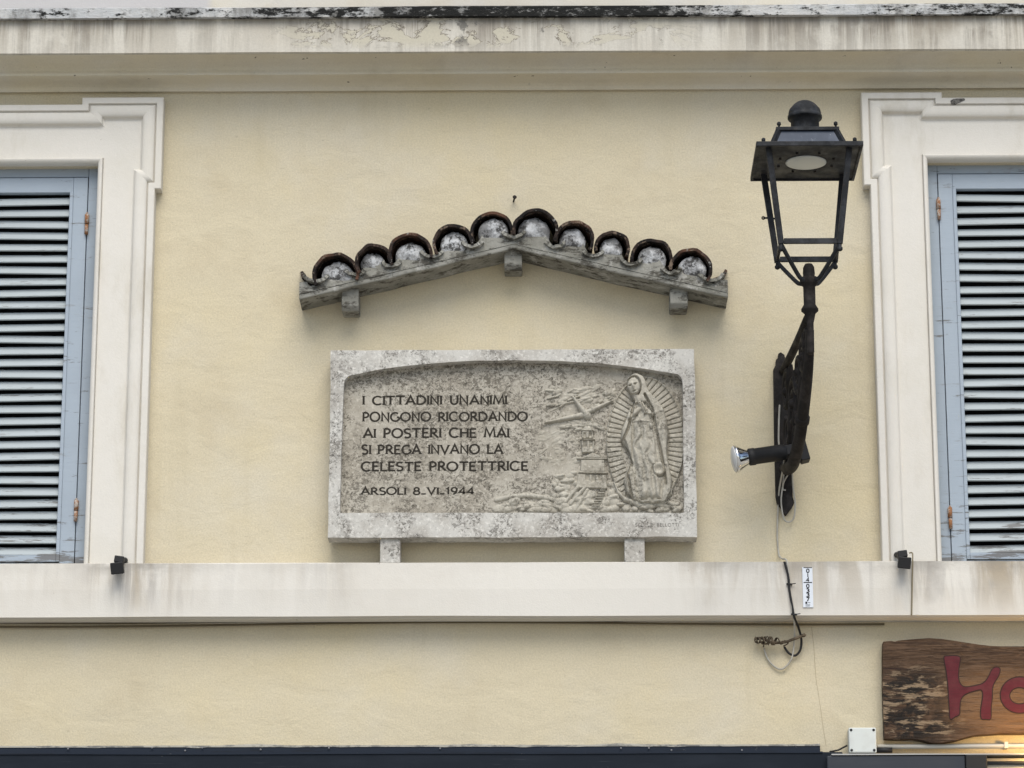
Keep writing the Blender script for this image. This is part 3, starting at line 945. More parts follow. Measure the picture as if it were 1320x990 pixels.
def text_line(b, s, x0, x1, yt, yb, d, w=0.135, gap=0.17, lift=0.0006, serif=True, jit=0.02, words=None):
    """one line of lettering between photo columns x0..x1, caps between rows yt..yb, on the plane d"""
    tot = sum(GL[c][0] + gap for c in s) - gap
    A, B = P(x0, yb, d), P(x1, yt, d)
    sx, sz = (B.x - A.x) / tot, (B.z - A.z)
    cur = 0.0
    for c in s:
        wd, st = GL[c]
        jx, jz, js = random.uniform(-1, 1) * jit, random.uniform(-1, 1) * jit, 1 + random.uniform(-1, 1) * jit * 1.5
        def mp(u, v, cur=cur): return (A.x + (cur + u + jx) * sx, A.z + (v * js + jz) * sz)
        if words is not None and c == ' ':
            if b.v: b.build(*words)
            b = MB()
        for i, p in enumerate(st):
            stroke(b, p, w, mp, -(d + lift + 0.0001 * i), -(d - 0.003), serif and c in SERIF)
        cur += wd + gap
    if words is not None: b.build(*words)

for s, x0, x1, yt, yb in (('I CITTADINI UNANIMI', 468, 653, 510, 521.6), ('PONGONO RICORDANDO', 467.5, 679.5, 531.2, 543), ('AI POSTERI CHE MAI', 468.5, 656, 552, 564.2),
                          ('SI PREGA INVANO LA', 466.5, 648, 573.2, 585.2), ('CELESTE PROTETTRICE', 466, 680, 595, 607), ('ARSOLI 8_VI_1944', 466, 611, 628.3, 637.6)):
    b = MB()
    text_line(b, s, x0, x1, yt, yb, dPn, w=0.195, words=('inscription_word', M_INK, plq))
b = MB()
text_line(b, 'SCUL. P. BELLOTTI', 819, 875, 674.5, 678.8, dPl, w=0.15, gap=0.25, serif=False, words=('signature_word', M_FAINT, frm))

# carved relief: height fields over the panel, one mesh for each carved subject
S4 = 270 / 990.0
def Zc(pts): return [(640 + x * S4, 440 + y * S4) for x, y in pts]
def seg_d(X, Y, a, c):
    ax, ay = a; cx, cy = c
    dx, dy = cx - ax, cy - ay
    t = np.clip(((X - ax) * dx + (Y - ay) * dy) / (dx * dx + dy * dy + 1e-9), 0, 1)
    return np.hypot(X - ax - t * dx, Y - ay - t * dy), t
def poly_sd(X, Y, poly):
    """signed distance, positive inside"""
    d = np.full(X.shape, 1e9)
    ins = np.zeros(X.shape, bool)
    n = len(poly)
    for i in range(n):
        a, c = poly[i], poly[(i + 1) % n]
        q, _ = seg_d(X, Y, a, c)
        d = np.minimum(d, q)
        cond = ((a[1] > Y) != (c[1] > Y))
        with np.errstate(divide='ignore', invalid='ignore'):
            xi = (c[0] - a[0]) * (Y - a[1]) / (c[1] - a[1] + 1e-12) + a[0]
        ins ^= cond & (X < xi)
    return np.where(ins, d, -d)
def dome(sd, w): return np.sqrt(np.clip(1 - (1 - np.clip(sd / w, 0, 1)) ** 2, 0, 1))
def ell(X, Y, cx, cy, rx, ry, ang=0.0):
    ca, sa = math.cos(R_(ang)), math.sin(R_(ang))
    u, v = (X - cx) * ca + (Y - cy) * sa, -(X - cx) * sa + (Y - cy) * ca
    return np.sqrt(np.clip(1 - (u / rx) ** 2 - (v / ry) ** 2, 0, 1))
def path_ridge(X, Y, pts, r, h=1.0):
    out_ = np.zeros(X.shape)
    for a, c in zip(pts[:-1], pts[1:]):
        q, t = seg_d(X, Y, a, c)
        out_ = np.maximum(out_, np.sqrt(np.clip(1 - (q / r) ** 2, 0, 1)))
    return out_ * h
def vnoise(X, Y, s, seed=0):
    """value noise"""
    r = np.random.default_rng(seed)
    g = r.random((64, 64))
    x, y = X * s, Y * s
    xi, yi = np.floor(x).astype(int), np.floor(y).astype(int)
    fx, fy = x - xi, y - yi
    fx, fy = fx * fx * (3 - 2 * fx), fy * fy * (3 - 2 * fy)
    G = lambda a, c: g[a % 64, c % 64]
    return (G(xi, yi) * (1 - fx) + G(xi + 1, yi) * fx) * (1 - fy) + (G(xi, yi + 1) * (1 - fx) + G(xi + 1, yi + 1) * fx) * fy

def relief(name, fn, x0, x1, y0, y1, scale, step=0.55, clip_poly=None):
    """fn(X, Y) in the relief drawing's own units (zoom coordinates) -> height in [0, 1]"""
    nx, ny = int((x1 - x0) * S4 / step), int((y1 - y0) * S4 / step)
    X, Y = np.meshgrid(np.linspace(x0, x1, nx), np.linspace(y0, y1, ny))
    H = fn(X, Y)
    H = H + 0.05 * (vnoise(X, Y, 0.09, 5) - 0.5) * (H > 0.02)
    H = np.clip(H, 0, None)
    if clip_poly is not None: H = np.where(poly_sd(X, Y, clip_poly) > 1.0, H, 0)
    keep = H > 0.012
    idx = -np.ones(H.shape, int)
    b = MB()
    vs_, fs_ = [], []
    def vid(i, j):
        if idx[i, j] < 0:
            q = P(640 + X[i, j] * S4, 440 + Y[i, j] * S4, dPn)
            idx[i, j] = len(vs_)
            vs_.append((q.x, -(dPn - 0.002 + H[i, j] * scale), q.z))
        return idx[i, j]
    for i in range(ny - 1):
        for j in range(nx - 1):
            if keep[i, j] or keep[i + 1, j] or keep[i, j + 1] or keep[i + 1, j + 1]:
                fs_.append((vid(i + 1, j), vid(i + 1, j + 1), vid(i, j + 1), vid(i, j)))
    b.add(vs_, fs_, True)
    return b.build(name, M_RELIEF, plq)

clip = [((x - 640) / S4, (y - 440) / S4) for x, y in rec]
clip = [(x, y) for x, y in clip]

def h_figure(X, Y):
    mantle = [(612, 215), (625, 180), (655, 160), (688, 172), (706, 205), (722, 240), (760, 280), (792, 325), (806, 380), (812, 450), (806, 530), (818, 600), (832, 660), (826, 720), (800, 765),
              (740, 775), (680, 770), (640, 755), (612, 720), (598, 665), (612, 620), (632, 580), (628, 545), (605, 505), (586, 465), (590, 420), (612, 370), (622, 335), (648, 290), (636, 262)]
    sd = poly_sd(X, Y, mantle)
    H = 0.70 * dome(sd, 26)
    # rim of the mantle
    H += 0.10 * np.exp(-((sd - 7) / 4.5) ** 2) * (sd > 0)
    # inner robe
    robe = [(655, 300), (705, 295), (742, 345), (742, 392), (752, 450), (770, 540), (782, 600), (790, 660), (782, 755), (660, 760), (655, 700), (640, 600), (634, 480), (638, 395), (648, 345)]
    rs = poly_sd(X, Y, robe)
    fold = np.sin((X - 690 - (Y - 400) * 0.07) / 6.8 + 1.6 * np.sin(Y / 70) + 5.0 * (vnoise(X, Y, 0.018, 31) - 0.5)) * np.clip((Y - 395) / 80, 0, 1) * (0.35 + 0.9 * vnoise(X, Y, 0.02, 17))
    fold += 0.6 * np.sin((X + Y * 0.22) / 9.0) * np.clip((Y - 600) / 60, 0, 1)
    Hr = 0.78 * dome(rs, 42) + 0.11 * (np.sign(fold) * np.abs(fold) ** 0.6) * (rs > 4)
    H = np.where(rs > 0, np.maximum(H * 0.66, Hr), H)
    # mantle folds at the right
    mf = np.sin((X - 790 + (Y - 500) * -0.03) / 7.5 + 1.2 * np.sin(Y / 60))
    H += 0.09 * mf * (sd > 6) * (rs < 0) * (Y > 340)
    # belt and its knot
    H += 0.10 * np.exp(-((Y - 388 - (X - 690) * 0.02) / 5) ** 2) * (rs > 2)
    H = np.maximum(H, 0.86 * ell(X, Y, 728, 408, 14, 26, -12))
    # raised knee under the cloth with its drapery loop
    kn = ell(X, Y, 772, 612, 30, 34)
    H = np.maximum(H, 0.62 + 0.30 * kn) * (kn > 0) + H * (kn <= 0)
    q = np.hypot((X - 768) / 1.0, (Y - 612) / 1.1)
    H -= 0.30 * np.exp(-((q - 4) / 12) ** 2)
    H -= 0.16 * np.exp(-((q - 32) / 4) ** 2) * (Y > 590)
    # head: veil hood, then the face leaning left
    hood = ell(X, Y, 662, 212, 50, 58, -14)
    H = np.maximum(H, 0.80 * np.sqrt(np.clip(hood, 0, 1)))
    fsd = ell(X, Y, 648, 222, 30, 44, -16)
    H = np.where(fsd > 0.05, 0.58 + 0.34 * fsd, H)
    H -= 0.38 * np.exp(-((np.abs(np.hypot((X - 648) / 33, (Y - 222) / 47) - 1)) / 0.09) ** 2) * (Y < 262)
    u = (X - 648) * math.cos(R_(-16)) + (Y - 222) * math.sin(R_(-16))
    v = -(X - 648) * math.sin(R_(-16)) + (Y - 222) * math.cos(R_(-16))
    H += 0.16 * np.exp(-((u + 5) / 4.5) ** 2) * np.exp(-((v - 4) / 13) ** 2)      # nose
    for eu in (-16, 8):
        H -= 0.24 * np.exp(-((u - eu) / 7) ** 2 - ((v + 6) / 3.5) ** 2)            # eyes
        H += 0.05 * np.exp(-((u - eu) / 8) ** 2 - ((v + 12) / 3) ** 2)
    H -= 0.22 * np.exp(-((u + 5) / 8) ** 2 - ((v - 25) / 2.5) ** 2)                # mouth
    H += 0.07 * np.exp(-((u + 5) / 8) ** 2 - ((v - 31) / 4) ** 2)
    # neck shadow line, joined hands, sleeves
    H = np.maximum(H, path_ridge(X, Y, [(632, 372), (652, 350), (690, 322)], 20, 0.86))
    H = np.maximum(H, path_ridge(X, Y, [(752, 352), (720, 350), (694, 326)], 20, 0.84))
    H = np.maximum(H, path_ridge(X, Y, [(700, 352), (690, 330), (676, 303)], 11, 1.0))
    H = np.maximum(H, path_ridge(X, Y, [(708, 350), (700, 330), (688, 305)], 10, 0.98))
    for k_ in range(4):
        H -= 0.12 * np.exp(-(((X - 676 - k_ * 7) - (Y - 305) * 0.45) / 1.8) ** 2) * (np.hypot(X - 690, Y - 325) < 26)
    H -= 0.14 * np.exp(-(((X - 640) * 0.5 + (Y - 372)) / 5) ** 2) * (np.hypot(X - 645, Y - 372) < 26)
    # cut between the mantle's front edges and the robe
    for pl in ([(648, 290), (640, 350), (622, 420), (600, 470), (622, 530), (640, 585), (620, 640), (640, 750)], [(700, 260), (735, 330), (755, 430), (782, 560), (800, 680)]):
        r_ = path_ridge(X, Y, pl, 7, 1.0)
        H -= 0.42 * r_ * (sd > 3)
    return np.where(sd > -3, np.maximum(H, 0), 0) * (sd > -3) + 0 * X

def h_aureole(X, Y):
    cx, cy = 703, 480
    a = np.arctan2((Y - cy) / 315.0, (X - cx) / 186.0)
    r = np.hypot((X - cx) / 186.0, (Y - cy) / 315.0)
    ang = np.arctan2(Y - cy, X - cx)
    # bars across the ring: nearly level at the sides, fanning at top and bottom
    s = np.where(np.abs(np.cos(a)) > 0.25, Y + 0.28 * (Y - cy) * (np.abs(X - cx) / 186 - 0.8), Y)
    arc_l = a * 250
    ap = np.arctan2(Y - cy, np.abs(X - cx) + 190)
    ph = np.abs(((ap / 0.066) % 1.0) - 0.5) * 2
    bars = np.clip((0.95 - ph) / 0.30, 0, 1) ** 0.6
    ring = np.clip((r - 0.58) / 0.05, 0, 1) * np.clip((1.0 - r) / 0.03, 0, 1)
    H = ring * (0.04 + 0.34 * bars)
    H += 0.34 * np.exp(-((r - 0.975) / 0.018) ** 2)
    H *= 0.75 + 0.5 * vnoise(X, Y, 0.03, 8)
    H *= (Y < 735) & ~((X > 610) & (X < 800) & (Y > 640))
    return H

def h_crescent(X, Y):
    out_ = np.zeros(X.shape)
    pl = [(556, 672), (575, 715), (608, 748), (650, 764), (700, 770), (750, 768), (795, 752), (822, 722), (840, 668)]
    n = len(pl) - 1
    for i in range(n):
        q, t = seg_d(X, Y, pl[i], pl[i + 1])
        r_ = 5 + 9 * math.sin(math.pi * (i + 0.5) / n)
        out_ = np.maximum(out_, 0.62 * np.sqrt(np.clip(1 - (q / r_) ** 2, 0, 1)))
    rr = np.random.default_rng(3)
    for i in range(26):
        x, y = rr.uniform(560, 870), rr.uniform(762, 806)
        out_ = np.maximum(out_, rr.uniform(0.35, 0.75) * ell(X, Y, x, y, rr.uniform(14, 30), rr.uniform(9, 17), rr.uniform(-30, 30)))
    out_ = np.maximum(out_, 0.72 * ell(X, Y, 715, 778, 24, 22))
    for k_ in (-1, 1):
        w_ = path_ridge(X, Y, [(715 + 16 * k_, 784), (715 + 78 * k_, 762)], 13, 0.6)
        out_ = np.maximum(out_, w_ + 0.06 * np.sin(X / 3.5) * (w_ > 0.1))
    return out_

def taper_wing(X, Y, a, c, r0, r1, h):
    q, t = seg_d(X, Y, a, c)
    r_ = r0 + (r1 - r0) * t
    return h * np.sqrt(np.clip(1 - (q / r_) ** 2, 0, 1))
def h_plane(X, Y):
    H = taper_wing(X, Y, (412, 348), (232, 386), 15, 6, 0.75)
    H = np.maximum(H, taper_wing(X, Y, (425, 338), (546, 284), 14, 6, 0.75))
    H = np.maximum(H, taper_wing(X, Y, (425, 352), (362, 268), 17, 8, 0.95))
    H = np.maximum(H, 0.95 * ell(X, Y, 428, 352, 20, 24, -35))
    H = np.maximum(H, taper_wing(X, Y, (338, 282), (392, 262), 6, 4, 0.7))
    H = np.maximum(H, 0.8 * ell(X, Y, 455, 322, 11, 18, -30))
    return H
def h_plane2(X, Y):
    H = taper_wing(X, Y, (440, 268), (292, 302), 9, 5, 0.6)
    H = np.maximum(H, taper_wing(X, Y, (405, 345), (372, 255), 9, 5, 0.5))
    H = np.maximum(H, taper_wing(X, Y, (300, 312), (330, 290), 6, 3, 0.6))
    return H
def h_clouds(X, Y):
    H = np.zeros(X.shape)
    rr = np.random.default_rng(11)
    for i in range(56):
        x = rr.uniform(240, 560)
        y = 232 + rr.normal(0, 14) + 0.0004 * (x - 400) ** 2 + rr.choice([0, 20, 45])
        if x < 330 and rr.random() < 0.5: y += 40
        H = np.maximum(H, rr.uniform(0.25, 0.6) * ell(X, Y, x, y, rr.uniform(14, 36), rr.uniform(6, 13), rr.uniform(-35, 15)))
    for i in range(26):
        x, y = rr.uniform(310, 510), 402 + rr.normal(0, 9)
        H = np.maximum(H, rr.uniform(0.2, 0.5) * ell(X, Y, x, y, rr.uniform(12, 30), rr.uniform(5, 10), rr.uniform(-20, 20)))
    for i in range(40):
        x, y = rr.uniform(200, 390), rr.uniform(420, 600)
        H = np.maximum(H, rr.uniform(0.08, 0.28) * ell(X, Y, x, y, rr.uniform(12, 34), rr.uniform(5, 12), rr.uniform(-45, 10)))
    return H
def h_church(X, Y):
    H = np.zeros(X.shape)
    def blk(pl, h, w=5):
        nonlocal H
        H = np.maximum(H, h * np.clip(poly_sd(X, Y, pl) / w, 0, 1))
    blk([(384, 626), (520, 632), (526, 700), (372, 698)], 0.50)
    blk([(397, 560), (512, 560), (516, 622), (394, 620)], 0.56)
    blk([(392, 556), (455, 524), (514, 556)], 0.66)
    blk([(398, 468), (464, 470), (464, 530), (402, 532)], 0.60)
    blk([(394, 462), (466, 462), (468, 471), (393, 470)], 0.70, 3)
    blk([(402, 424), (458, 426), (458, 462), (402, 462)], 0.55)
    blk([(398, 418), (462, 420), (460, 428), (399, 427)], 0.68, 3)
    H = np.maximum(H, 0.5 * ell(X, Y, 430, 418, 22, 22))
    H = np.maximum(H, path_ridge(X, Y, [(430, 400), (430, 378)], 4, 0.5))
    for x, y, w_, h_ in ((418, 488, 7, 14), (446, 488, 7, 14), (417, 446, 6, 10), (444, 446, 6, 10), (430, 645, 8, 12), (460, 650, 8, 14), (490, 648, 8, 12)):
        H -= 0.35 * np.clip(1.4 - np.maximum(np.abs(X - x) / w_, np.abs(Y - y) / h_), 0, 0.6) / 0.6 * (H > 0.1)
    for pl in ([(392, 621), (524, 624)], [(384, 556), (520, 557)]):
        H = np.maximum(H, path_ridge(X, Y, pl, 5, 0.66))
    return H
def h_rubble(X, Y):
    H = np.zeros(X.shape)
    rr = np.random.default_rng(21)
    for i in range(70):
        x = rr.uniform(0, 560)
        y = 800 - abs(rr.normal(0, 22 if x < 260 else 42))
        H = np.maximum(H, rr.uniform(0.25, 0.6) * ell(X, Y, x, y, rr.uniform(16, 42), rr.uniform(9, 22), rr.uniform(-25, 25)))
    for i in range(26):
        x, y = rr.uniform(270, 380), rr.uniform(620, 740)
        H = np.maximum(H, rr.uniform(0.15, 0.5) * ell(X, Y, x, y, rr.uniform(10, 24), rr.uniform(8, 18), rr.uniform(-25, 25)))
    H = np.maximum(H, path_ridge(X, Y, [(0, 750), (60, 735), (150, 728), (250, 742), (300, 760)], 12, 0.4))
    for pl in ([(420, 690), (350, 770)], [(385, 690), (325, 760)], [(430, 704), (372, 800)]):
        H = np.maximum(H, path_ridge(X, Y, pl, 10, 0.55))
    st = poly_sd(X, Y, [(494, 690), (522, 690), (490, 790), (440, 790)])
    H = np.maximum(H, np.clip(st / 5, 0, 1) * (0.42 + 0.16 * np.sign(np.sin(Y / 1.9))))
    for i in range(14):
        x, y = rr.uniform(520, 575), rr.uniform(640, 790)
        H = np.maximum(H, rr.uniform(0.2, 0.45) * ell(X, Y, x, y, rr.uniform(8, 16), rr.uniform(12, 26), rr.uniform(-25, 25)))
    return H
relief('carved_figure', h_figure, 570, 850, 150, 790, 0.060, clip_poly=clip)
relief('carved_aureole', h_aureole, 505, 895, 150, 800, 0.028, clip_poly=clip)
relief('carved_crescent', h_crescent, 540, 890, 655, 815, 0.034, clip_poly=clip)
relief('carved_aeroplane', h_plane, 222, 556, 240, 395, 0.026)
relief('carved_aeroplane', h_plane2, 280, 450, 245, 352, 0.021)
relief('carved_cloud', h_clouds, 190, 575, 195, 620, 0.021, clip_poly=clip)
relief('carved_church', h_church, 365, 535, 372, 705, 0.026)
relief('carved_rubble', h_rubble, -40, 580, 610, 815, 0.030, clip_poly=clip)

# ---------------------------------------------------------------- tiled canopy over the plaque
can = thing('tiled_canopy', P(661, 345, 0.0), 'small gabled canopy of dark curved roof tiles on three cement brackets', 'canopy')
dC = 0.18
# front face of the slab: lower edge and upper edge (photo points at the slab's front plane)
apx_b = P(661, 321, dC)
lb, rb_ = P(385.5, 386.5, dC), P(938.5, 383.5, dC)
hw = (rb_.x - lb.x) / 2
cxm = (rb_.x + lb.x) / 2
drop = apx_b.z - (lb.z + rb_.z) / 2
th = 0.026
def gable(xc, hw, zc, drop, th, n=24, wob_=0.004):
    top = [(xc + hw * (i / n * 2 - 1), zc - drop * abs(i / n * 2 - 1) + mnoise.noise(Vector((i * 0.7, 0, zc))) * wob_) for i in range(n + 1)]
    bot = [(x, z - th + mnoise.noise(Vector((x * 6, 3, zc))) * wob_) for x, z in top]
    return top, bot
def slab(b, xc, hw, zc, drop, th, d0, d1, n=24):
    t, bt = gable(xc, hw, zc, drop, th, n)
    vs_, fs_ = [], []
    for d in (d1, d0):
        for k_ in range(n + 1): vs_.append((t[k_][0], -d, t[k_][1]))
        for k_ in range(n + 1): vs_.append((bt[k_][0], -d, bt[k_][1]))
    m_ = n + 1
    for i in range(n):
        fs_ += [(m_ + i, m_ + i + 1, i + 1, i), (2 * m_ + i, 2 * m_ + i + 1, 3 * m_ + i + 1, 3 * m_ + i), (i, i + 1, 2 * m_ + i + 1, 2 * m_ + i), (m_ + i, 3 * m_ + i, 3 * m_ + i + 1, m_ + i + 1)]
    fs_ += [(0, 2 * m_, 3 * m_, m_), (n, m_ + n, 3 * m_ + n, 2 * m_ + n)]
    b.add(vs_, fs_)
b = MB()
slab(b, cxm, hw, apx_b.z + th, drop, th, 0.0, dC)
b.build('slab', M_CEM, can, bevel=0.006, recalc=True)
# mortar bed above the slab, wavy along the channels
tiles = [(433, 325, 29), (482, 314.5, 23), (529, 300, 28), (584, 288.5, 25.5), (634, 271.5, 27), (690, 269, 28.5), (740, 284.5, 24.5), (789, 297, 22), (840, 306.5, 26), (890, 319.5, 26.5)]
dT = dC + 0.03
PXM = 1 / (P(661, 300, dT) - P(660, 300, dT)).x
cen = []
for x, y, r in tiles:
    q = P(x, y, dT)
    R0 = (r + 1.3) / PXM
    cen.append((q.x, q.z - R0, R0))
def roof_line(x): return apx_b.z + th - drop * abs(x - cxm) / hw
n = 220
top, base_ = [], []
for i in range(n + 1):
    x = cxm - hw + 2 * hw * i / n
    zb = roof_line(x) - 0.002
    # distance to nearest tile centre -> crest under a tile, trough between
    k_ = min(range(len(cen)), key=lambda j: abs(cen[j][0] - x))
    u = abs(cen[k_][0] - x) / (cen[k_][2] * 0.92)
    crest = cen[k_][1] + cen[k_][2] * (0.30 + 0.16 * ((k_ * 7) % 5) / 4)
    trough = zb + 0.028
    if u > 1.25: zt_ = zb + 0.050 + 0.02 * min(1, u - 1.25)
    else: zt_ = trough + (crest - trough) * (0.5 + 0.5 * math.cos(math.pi * min(1, u)))
    zt_ += mnoise.noise(Vector((x * 20, 1, 1))) * 0.004
    top.append((x, max(zt_, zb + 0.02))); base_.append((x, zb))
vs_, fs_ = [], []
m_ = n + 1
dM = dC + 0.002
for d in (dM, 0.0):
    vs_ += [(x, -d + (0.010 * (0.5 + mnoise.noise(Vector((x * 8, 2, 2)))) if d else 0), z) for x, z in top] + [(x, -d, z) for x, z in base_]
for i in range(n):
    fs_ += [(m_ + i, m_ + i + 1, i + 1, i), (i, i + 1, 2 * m_ + i + 1, 2 * m_ + i), (2 * m_ + i + 1, 3 * m_ + i + 1, 3 * m_ + i, 2 * m_ + i), (m_ + i, 3 * m_ + i, 3 * m_ + i + 1, m_ + i + 1)]
fs_ += [(0, 2 * m_, 3 * m_, m_), (n, m_ + n, 3 * m_ + n, 2 * m_ + n)]
MB().add(vs_, fs_).build('mortar_bed', M_CEM, can, recalc=True)
def shell(b, cx, cz, r0, r1, th_, d0, d1, a0, a1, slope=0.12, n=22, m=5, seed=0):
    """half-round tile running out from the wall; d0 = far end at the wall, d1 = front end"""
    vs_, fs_ = [], []
    for j in range(m + 1):
        t = j / m
        d = d0 + (d1 - d0) * t
        r_ = r0 + (r1 - r0) * t
        for q in (0, 1):
            rr = r_ - q * th_
            for i in range(n + 1):
                a = R_(a0 + (a1 - a0) * i / n)
                w_ = mnoise.noise(Vector((math.cos(a) * 2 + seed * 7, math.sin(a) * 2, t * 2))) * 0.006
                dd = d + mnoise.noise(Vector((i * 0.5, seed * 3.3, 4))) * 0.010 * (t == 1)
                vs_.append((cx + (rr + w_) * math.cos(a), -dd, cz + (rr + w_) * math.sin(a) + slope * (d1 - d)))
    k_ = n + 1
    st = 2 * k_
    for j in range(m):
        for i in range(n):
            p = j * st + i
            fs_ += [(p, p + 1, p + st + 1, p + st), (p + k_, p + k_ + st, p + k_ + st + 1, p + k_ + 1)]
        for i in (0, n):
            p = j * st + i
            fs_.append((p, p + st, p + st + k_, p + k_))
    for j in (0, m):
        for i in range(n):
            p = j * st + i
            fs_.append((p, p + k_, p + k_ + 1, p + 1))
    b.add(vs_, fs_, False)
for i, (x, z, r) in enumerate(cen):
    b = MB()
    js = random.uniform(-0.012, 0.012)
    tl = (13 if x < cxm else -13) + random.uniform(-6, 6)
    shell(b, x, z, r * 0.92, r, 0.013, -0.0, dT + js, -20 + tl, 200 + tl, 0.10, seed=i)
    b.build('cover_tile', M_TILE, can, recalc=True)
    # recessed mortar plug inside the tile's mouth
    b = MB()
    pts = [(x + (r - 0.014) * math.cos(R_(a)), z + (r - 0.014) * math.sin(R_(a))) for a in np.linspace(-10, 190, 22)]
    w_ = random.uniform(0.76, 0.90)
    sx = random.uniform(-0.008, 0.008)
    pk_ = random.uniform(0.76, 0.92)
    plug = [(x + sx + (r - 0.017) * w_ * math.cos(R_(a)) * (1.02 if a > 0 else 1), z + (r - 0.017) * ((pk_ + random.uniform(-0.05, 0.05)) * math.sin(R_(a)) if a > 0 else math.sin(R_(a)))) for a in np.linspace(-30, 210, 24)]
    # domed, rough plug
    vs_ = [Vector((x + sx, -(dM + 0.006), z + r * 0.25))]
    rows = 5
    for q in range(1, rows + 1):
        t = q / rows
        for (ux, uz) in plug:
            px_, pz_ = x + sx + (ux - x - sx) * t, z + r * 0.25 + (uz - z - r * 0.25) * t
            vs_.append(Vector((px_, -(dM + 0.006 - 0.016 * t * t + mnoise.noise(Vector((px_ * 24, pz_ * 24, i))) * 0.010), pz_)))
    fs_ = []
    np_ = len(plug)
    for c_ in range(np_): fs_.append((0, 1 + c_, 1 + (c_ + 1) % np_))
    for q in range(rows - 1):
        for c_ in range(np_):
            p0, p1 = 1 + q * np_ + c_, 1 + q * np_ + (c_ + 1) % np_
            fs_.append((p0, p0 + np_, p1 + np_, p1))
    vb = len(vs_)
    for c_ in range(np_): vs_.append(Vector((plug[c_][0], -0.06, plug[c_][1])))
    for c_ in range(np_):
        p0, p1 = 1 + (rows - 1) * np_ + c_, 1 + (rows - 1) * np_ + (c_ + 1) % np_
        fs_.append((p0, vb + c_, vb + (c_ + 1) % np_, p1))
    bb = MB(); bb.add(vs_, fs_, True)
    bb.build('mortar_plug', M_MORT, can, recalc=True)
# channel tiles between the covers, and one at each end
chan = []
for i in range(len(cen) - 1):
    xa, xb = cen[i][0], cen[i + 1][0]
    xm = (xa + xb) / 2 + (0.1 * (cen[i][2] - cen[i + 1][2]))
    chan.append((xm, roof_line(xm) + 0.016, 0.5 * (xb - xa) * 0.70))
chan.append((cxm - hw + 0.075, roof_line(cxm - hw + 0.075) + 0.026, 0.075))
chan.append((cxm + hw - 0.075, roof_line(cxm + hw - 0.075) + 0.026, 0.075))
for i, (x, z, r) in enumerate(chan):
    b = MB()
    shell(b, x, z + r, r, r * 0.96, 0.014, dC - 0.03, dC + 0.020 + random.uniform(-0.005, 0.008), 212, 328, 0.08, seed=i + 30)
    b.build('channel_tile', M_CEM, can, recalc=True)
    b = MB()
    shell(b, x, z + r - 0.004, r * 1.25, r * 0.98, 0.012, 0.0, dC - 0.020, 205, 335, 0.55, seed=i + 60)
    b.build('under_tile', M_TILE, can, recalc=True)
# brackets
for a, c, yt, yb in ((440, 462, 376, 409), (650, 673, 324, 357), (864, 887, 372, 407)):
    d1 = 0.145
    x0, x1 = PX(a, yb, d1), PX(c, yb, d1)
    zb = PZ(yb - 10, d1)
    xm = (x0 + x1) / 2
    z_roof = roof_line(xm) - th - 0.006
    z_roof = max(z_roof, zb + 0.05)
    b = MB()
    # corbel: tall square block with a rounded toe, carried back to the wall
    z_w = PZ(yb, 0.0)
    prof_ = [(0.0, z_w), (d1 - 0.02, zb), (d1, zb + 0.02), (d1, z_roof + 0.012), (0.0, z_roof + 0.012)]
    k_ = len(prof_)
    vs_ = [(x0, -d, z) for d, z in prof_] + [(x1, -d, z) for d, z in prof_]
    fs_ = [tuple(range(k_)), tuple(range(2 * k_ - 1, k_ - 1, -1))] + [(i, (i + 1) % k_, k_ + (i + 1) % k_, k_ + i) for i in range(k_)]
    b.add(vs_, fs_)
    b.build('bracket', M_CEM, can, bevel=0.006, recalc=True)

# ---------------------------------------------------------------- wall lantern
E_ = 0.90                                   # reach of the arm
lan = thing('wall_lantern', P(1011, 560, 0.0), 'black square street lantern with open sides on an iron scroll bracket', 'street lamp')
ax = PX(1040, 250, E_)
ay = -E_
zpl = (PZ(186, E_ + 0.22) + PZ(229, E_ - 0.22)) / 2
hp = 0.222                                   # half width of the big plate
b = MB()
# rim: four mitred strips round the reflector plate
rim = 0.017
for sx, sy in ((1, 0), (-1, 0), (0, 1), (0, -1)):
    if sx:
        b.box((ax + sx * hp - 0.006, ay - hp + 0.006, zpl - rim), (ax + sx * hp + 0.006, ay + hp - 0.006, zpl + 0.004))
    else:
        b.box((ax - hp - 0.006, ay + sy * hp - 0.006, zpl - rim), (ax + hp + 0.006, ay + sy * hp + 0.006, zpl + 0.004))
b.build('plate_rim', M_IRON, lan, bevel=0.002)
pl = MB().box((ax - hp + 0.007, ay - hp + 0.007, zpl - 0.010), (ax + hp - 0.007, ay + hp - 0.007, zpl + 0.003)).build('reflector_plate', M_IRON, lan)
for i in range(8):
    a = i / 8 * 2 * math.pi + 0.4
    MB().lathe([(0.006, 0), (0.006, 0.005), (0.003, 0.007)], (ax + 0.125 * math.cos(a), ay + 0.125 * math.sin(a), zpl - 0.010), (0, 0, -1), 8).build('screw', M_IRON2, pl)
b = MB()
b.lathe([(0.088, 0), (0.088, 0.003), (0.080, 0.006), (0.055, 0.010), (0.02, 0.012), (0.0, 0.0122)], (ax, ay, zpl - 0.0105), (0, 0, -1), 40)
b.build('lens', M_LENS, lan)
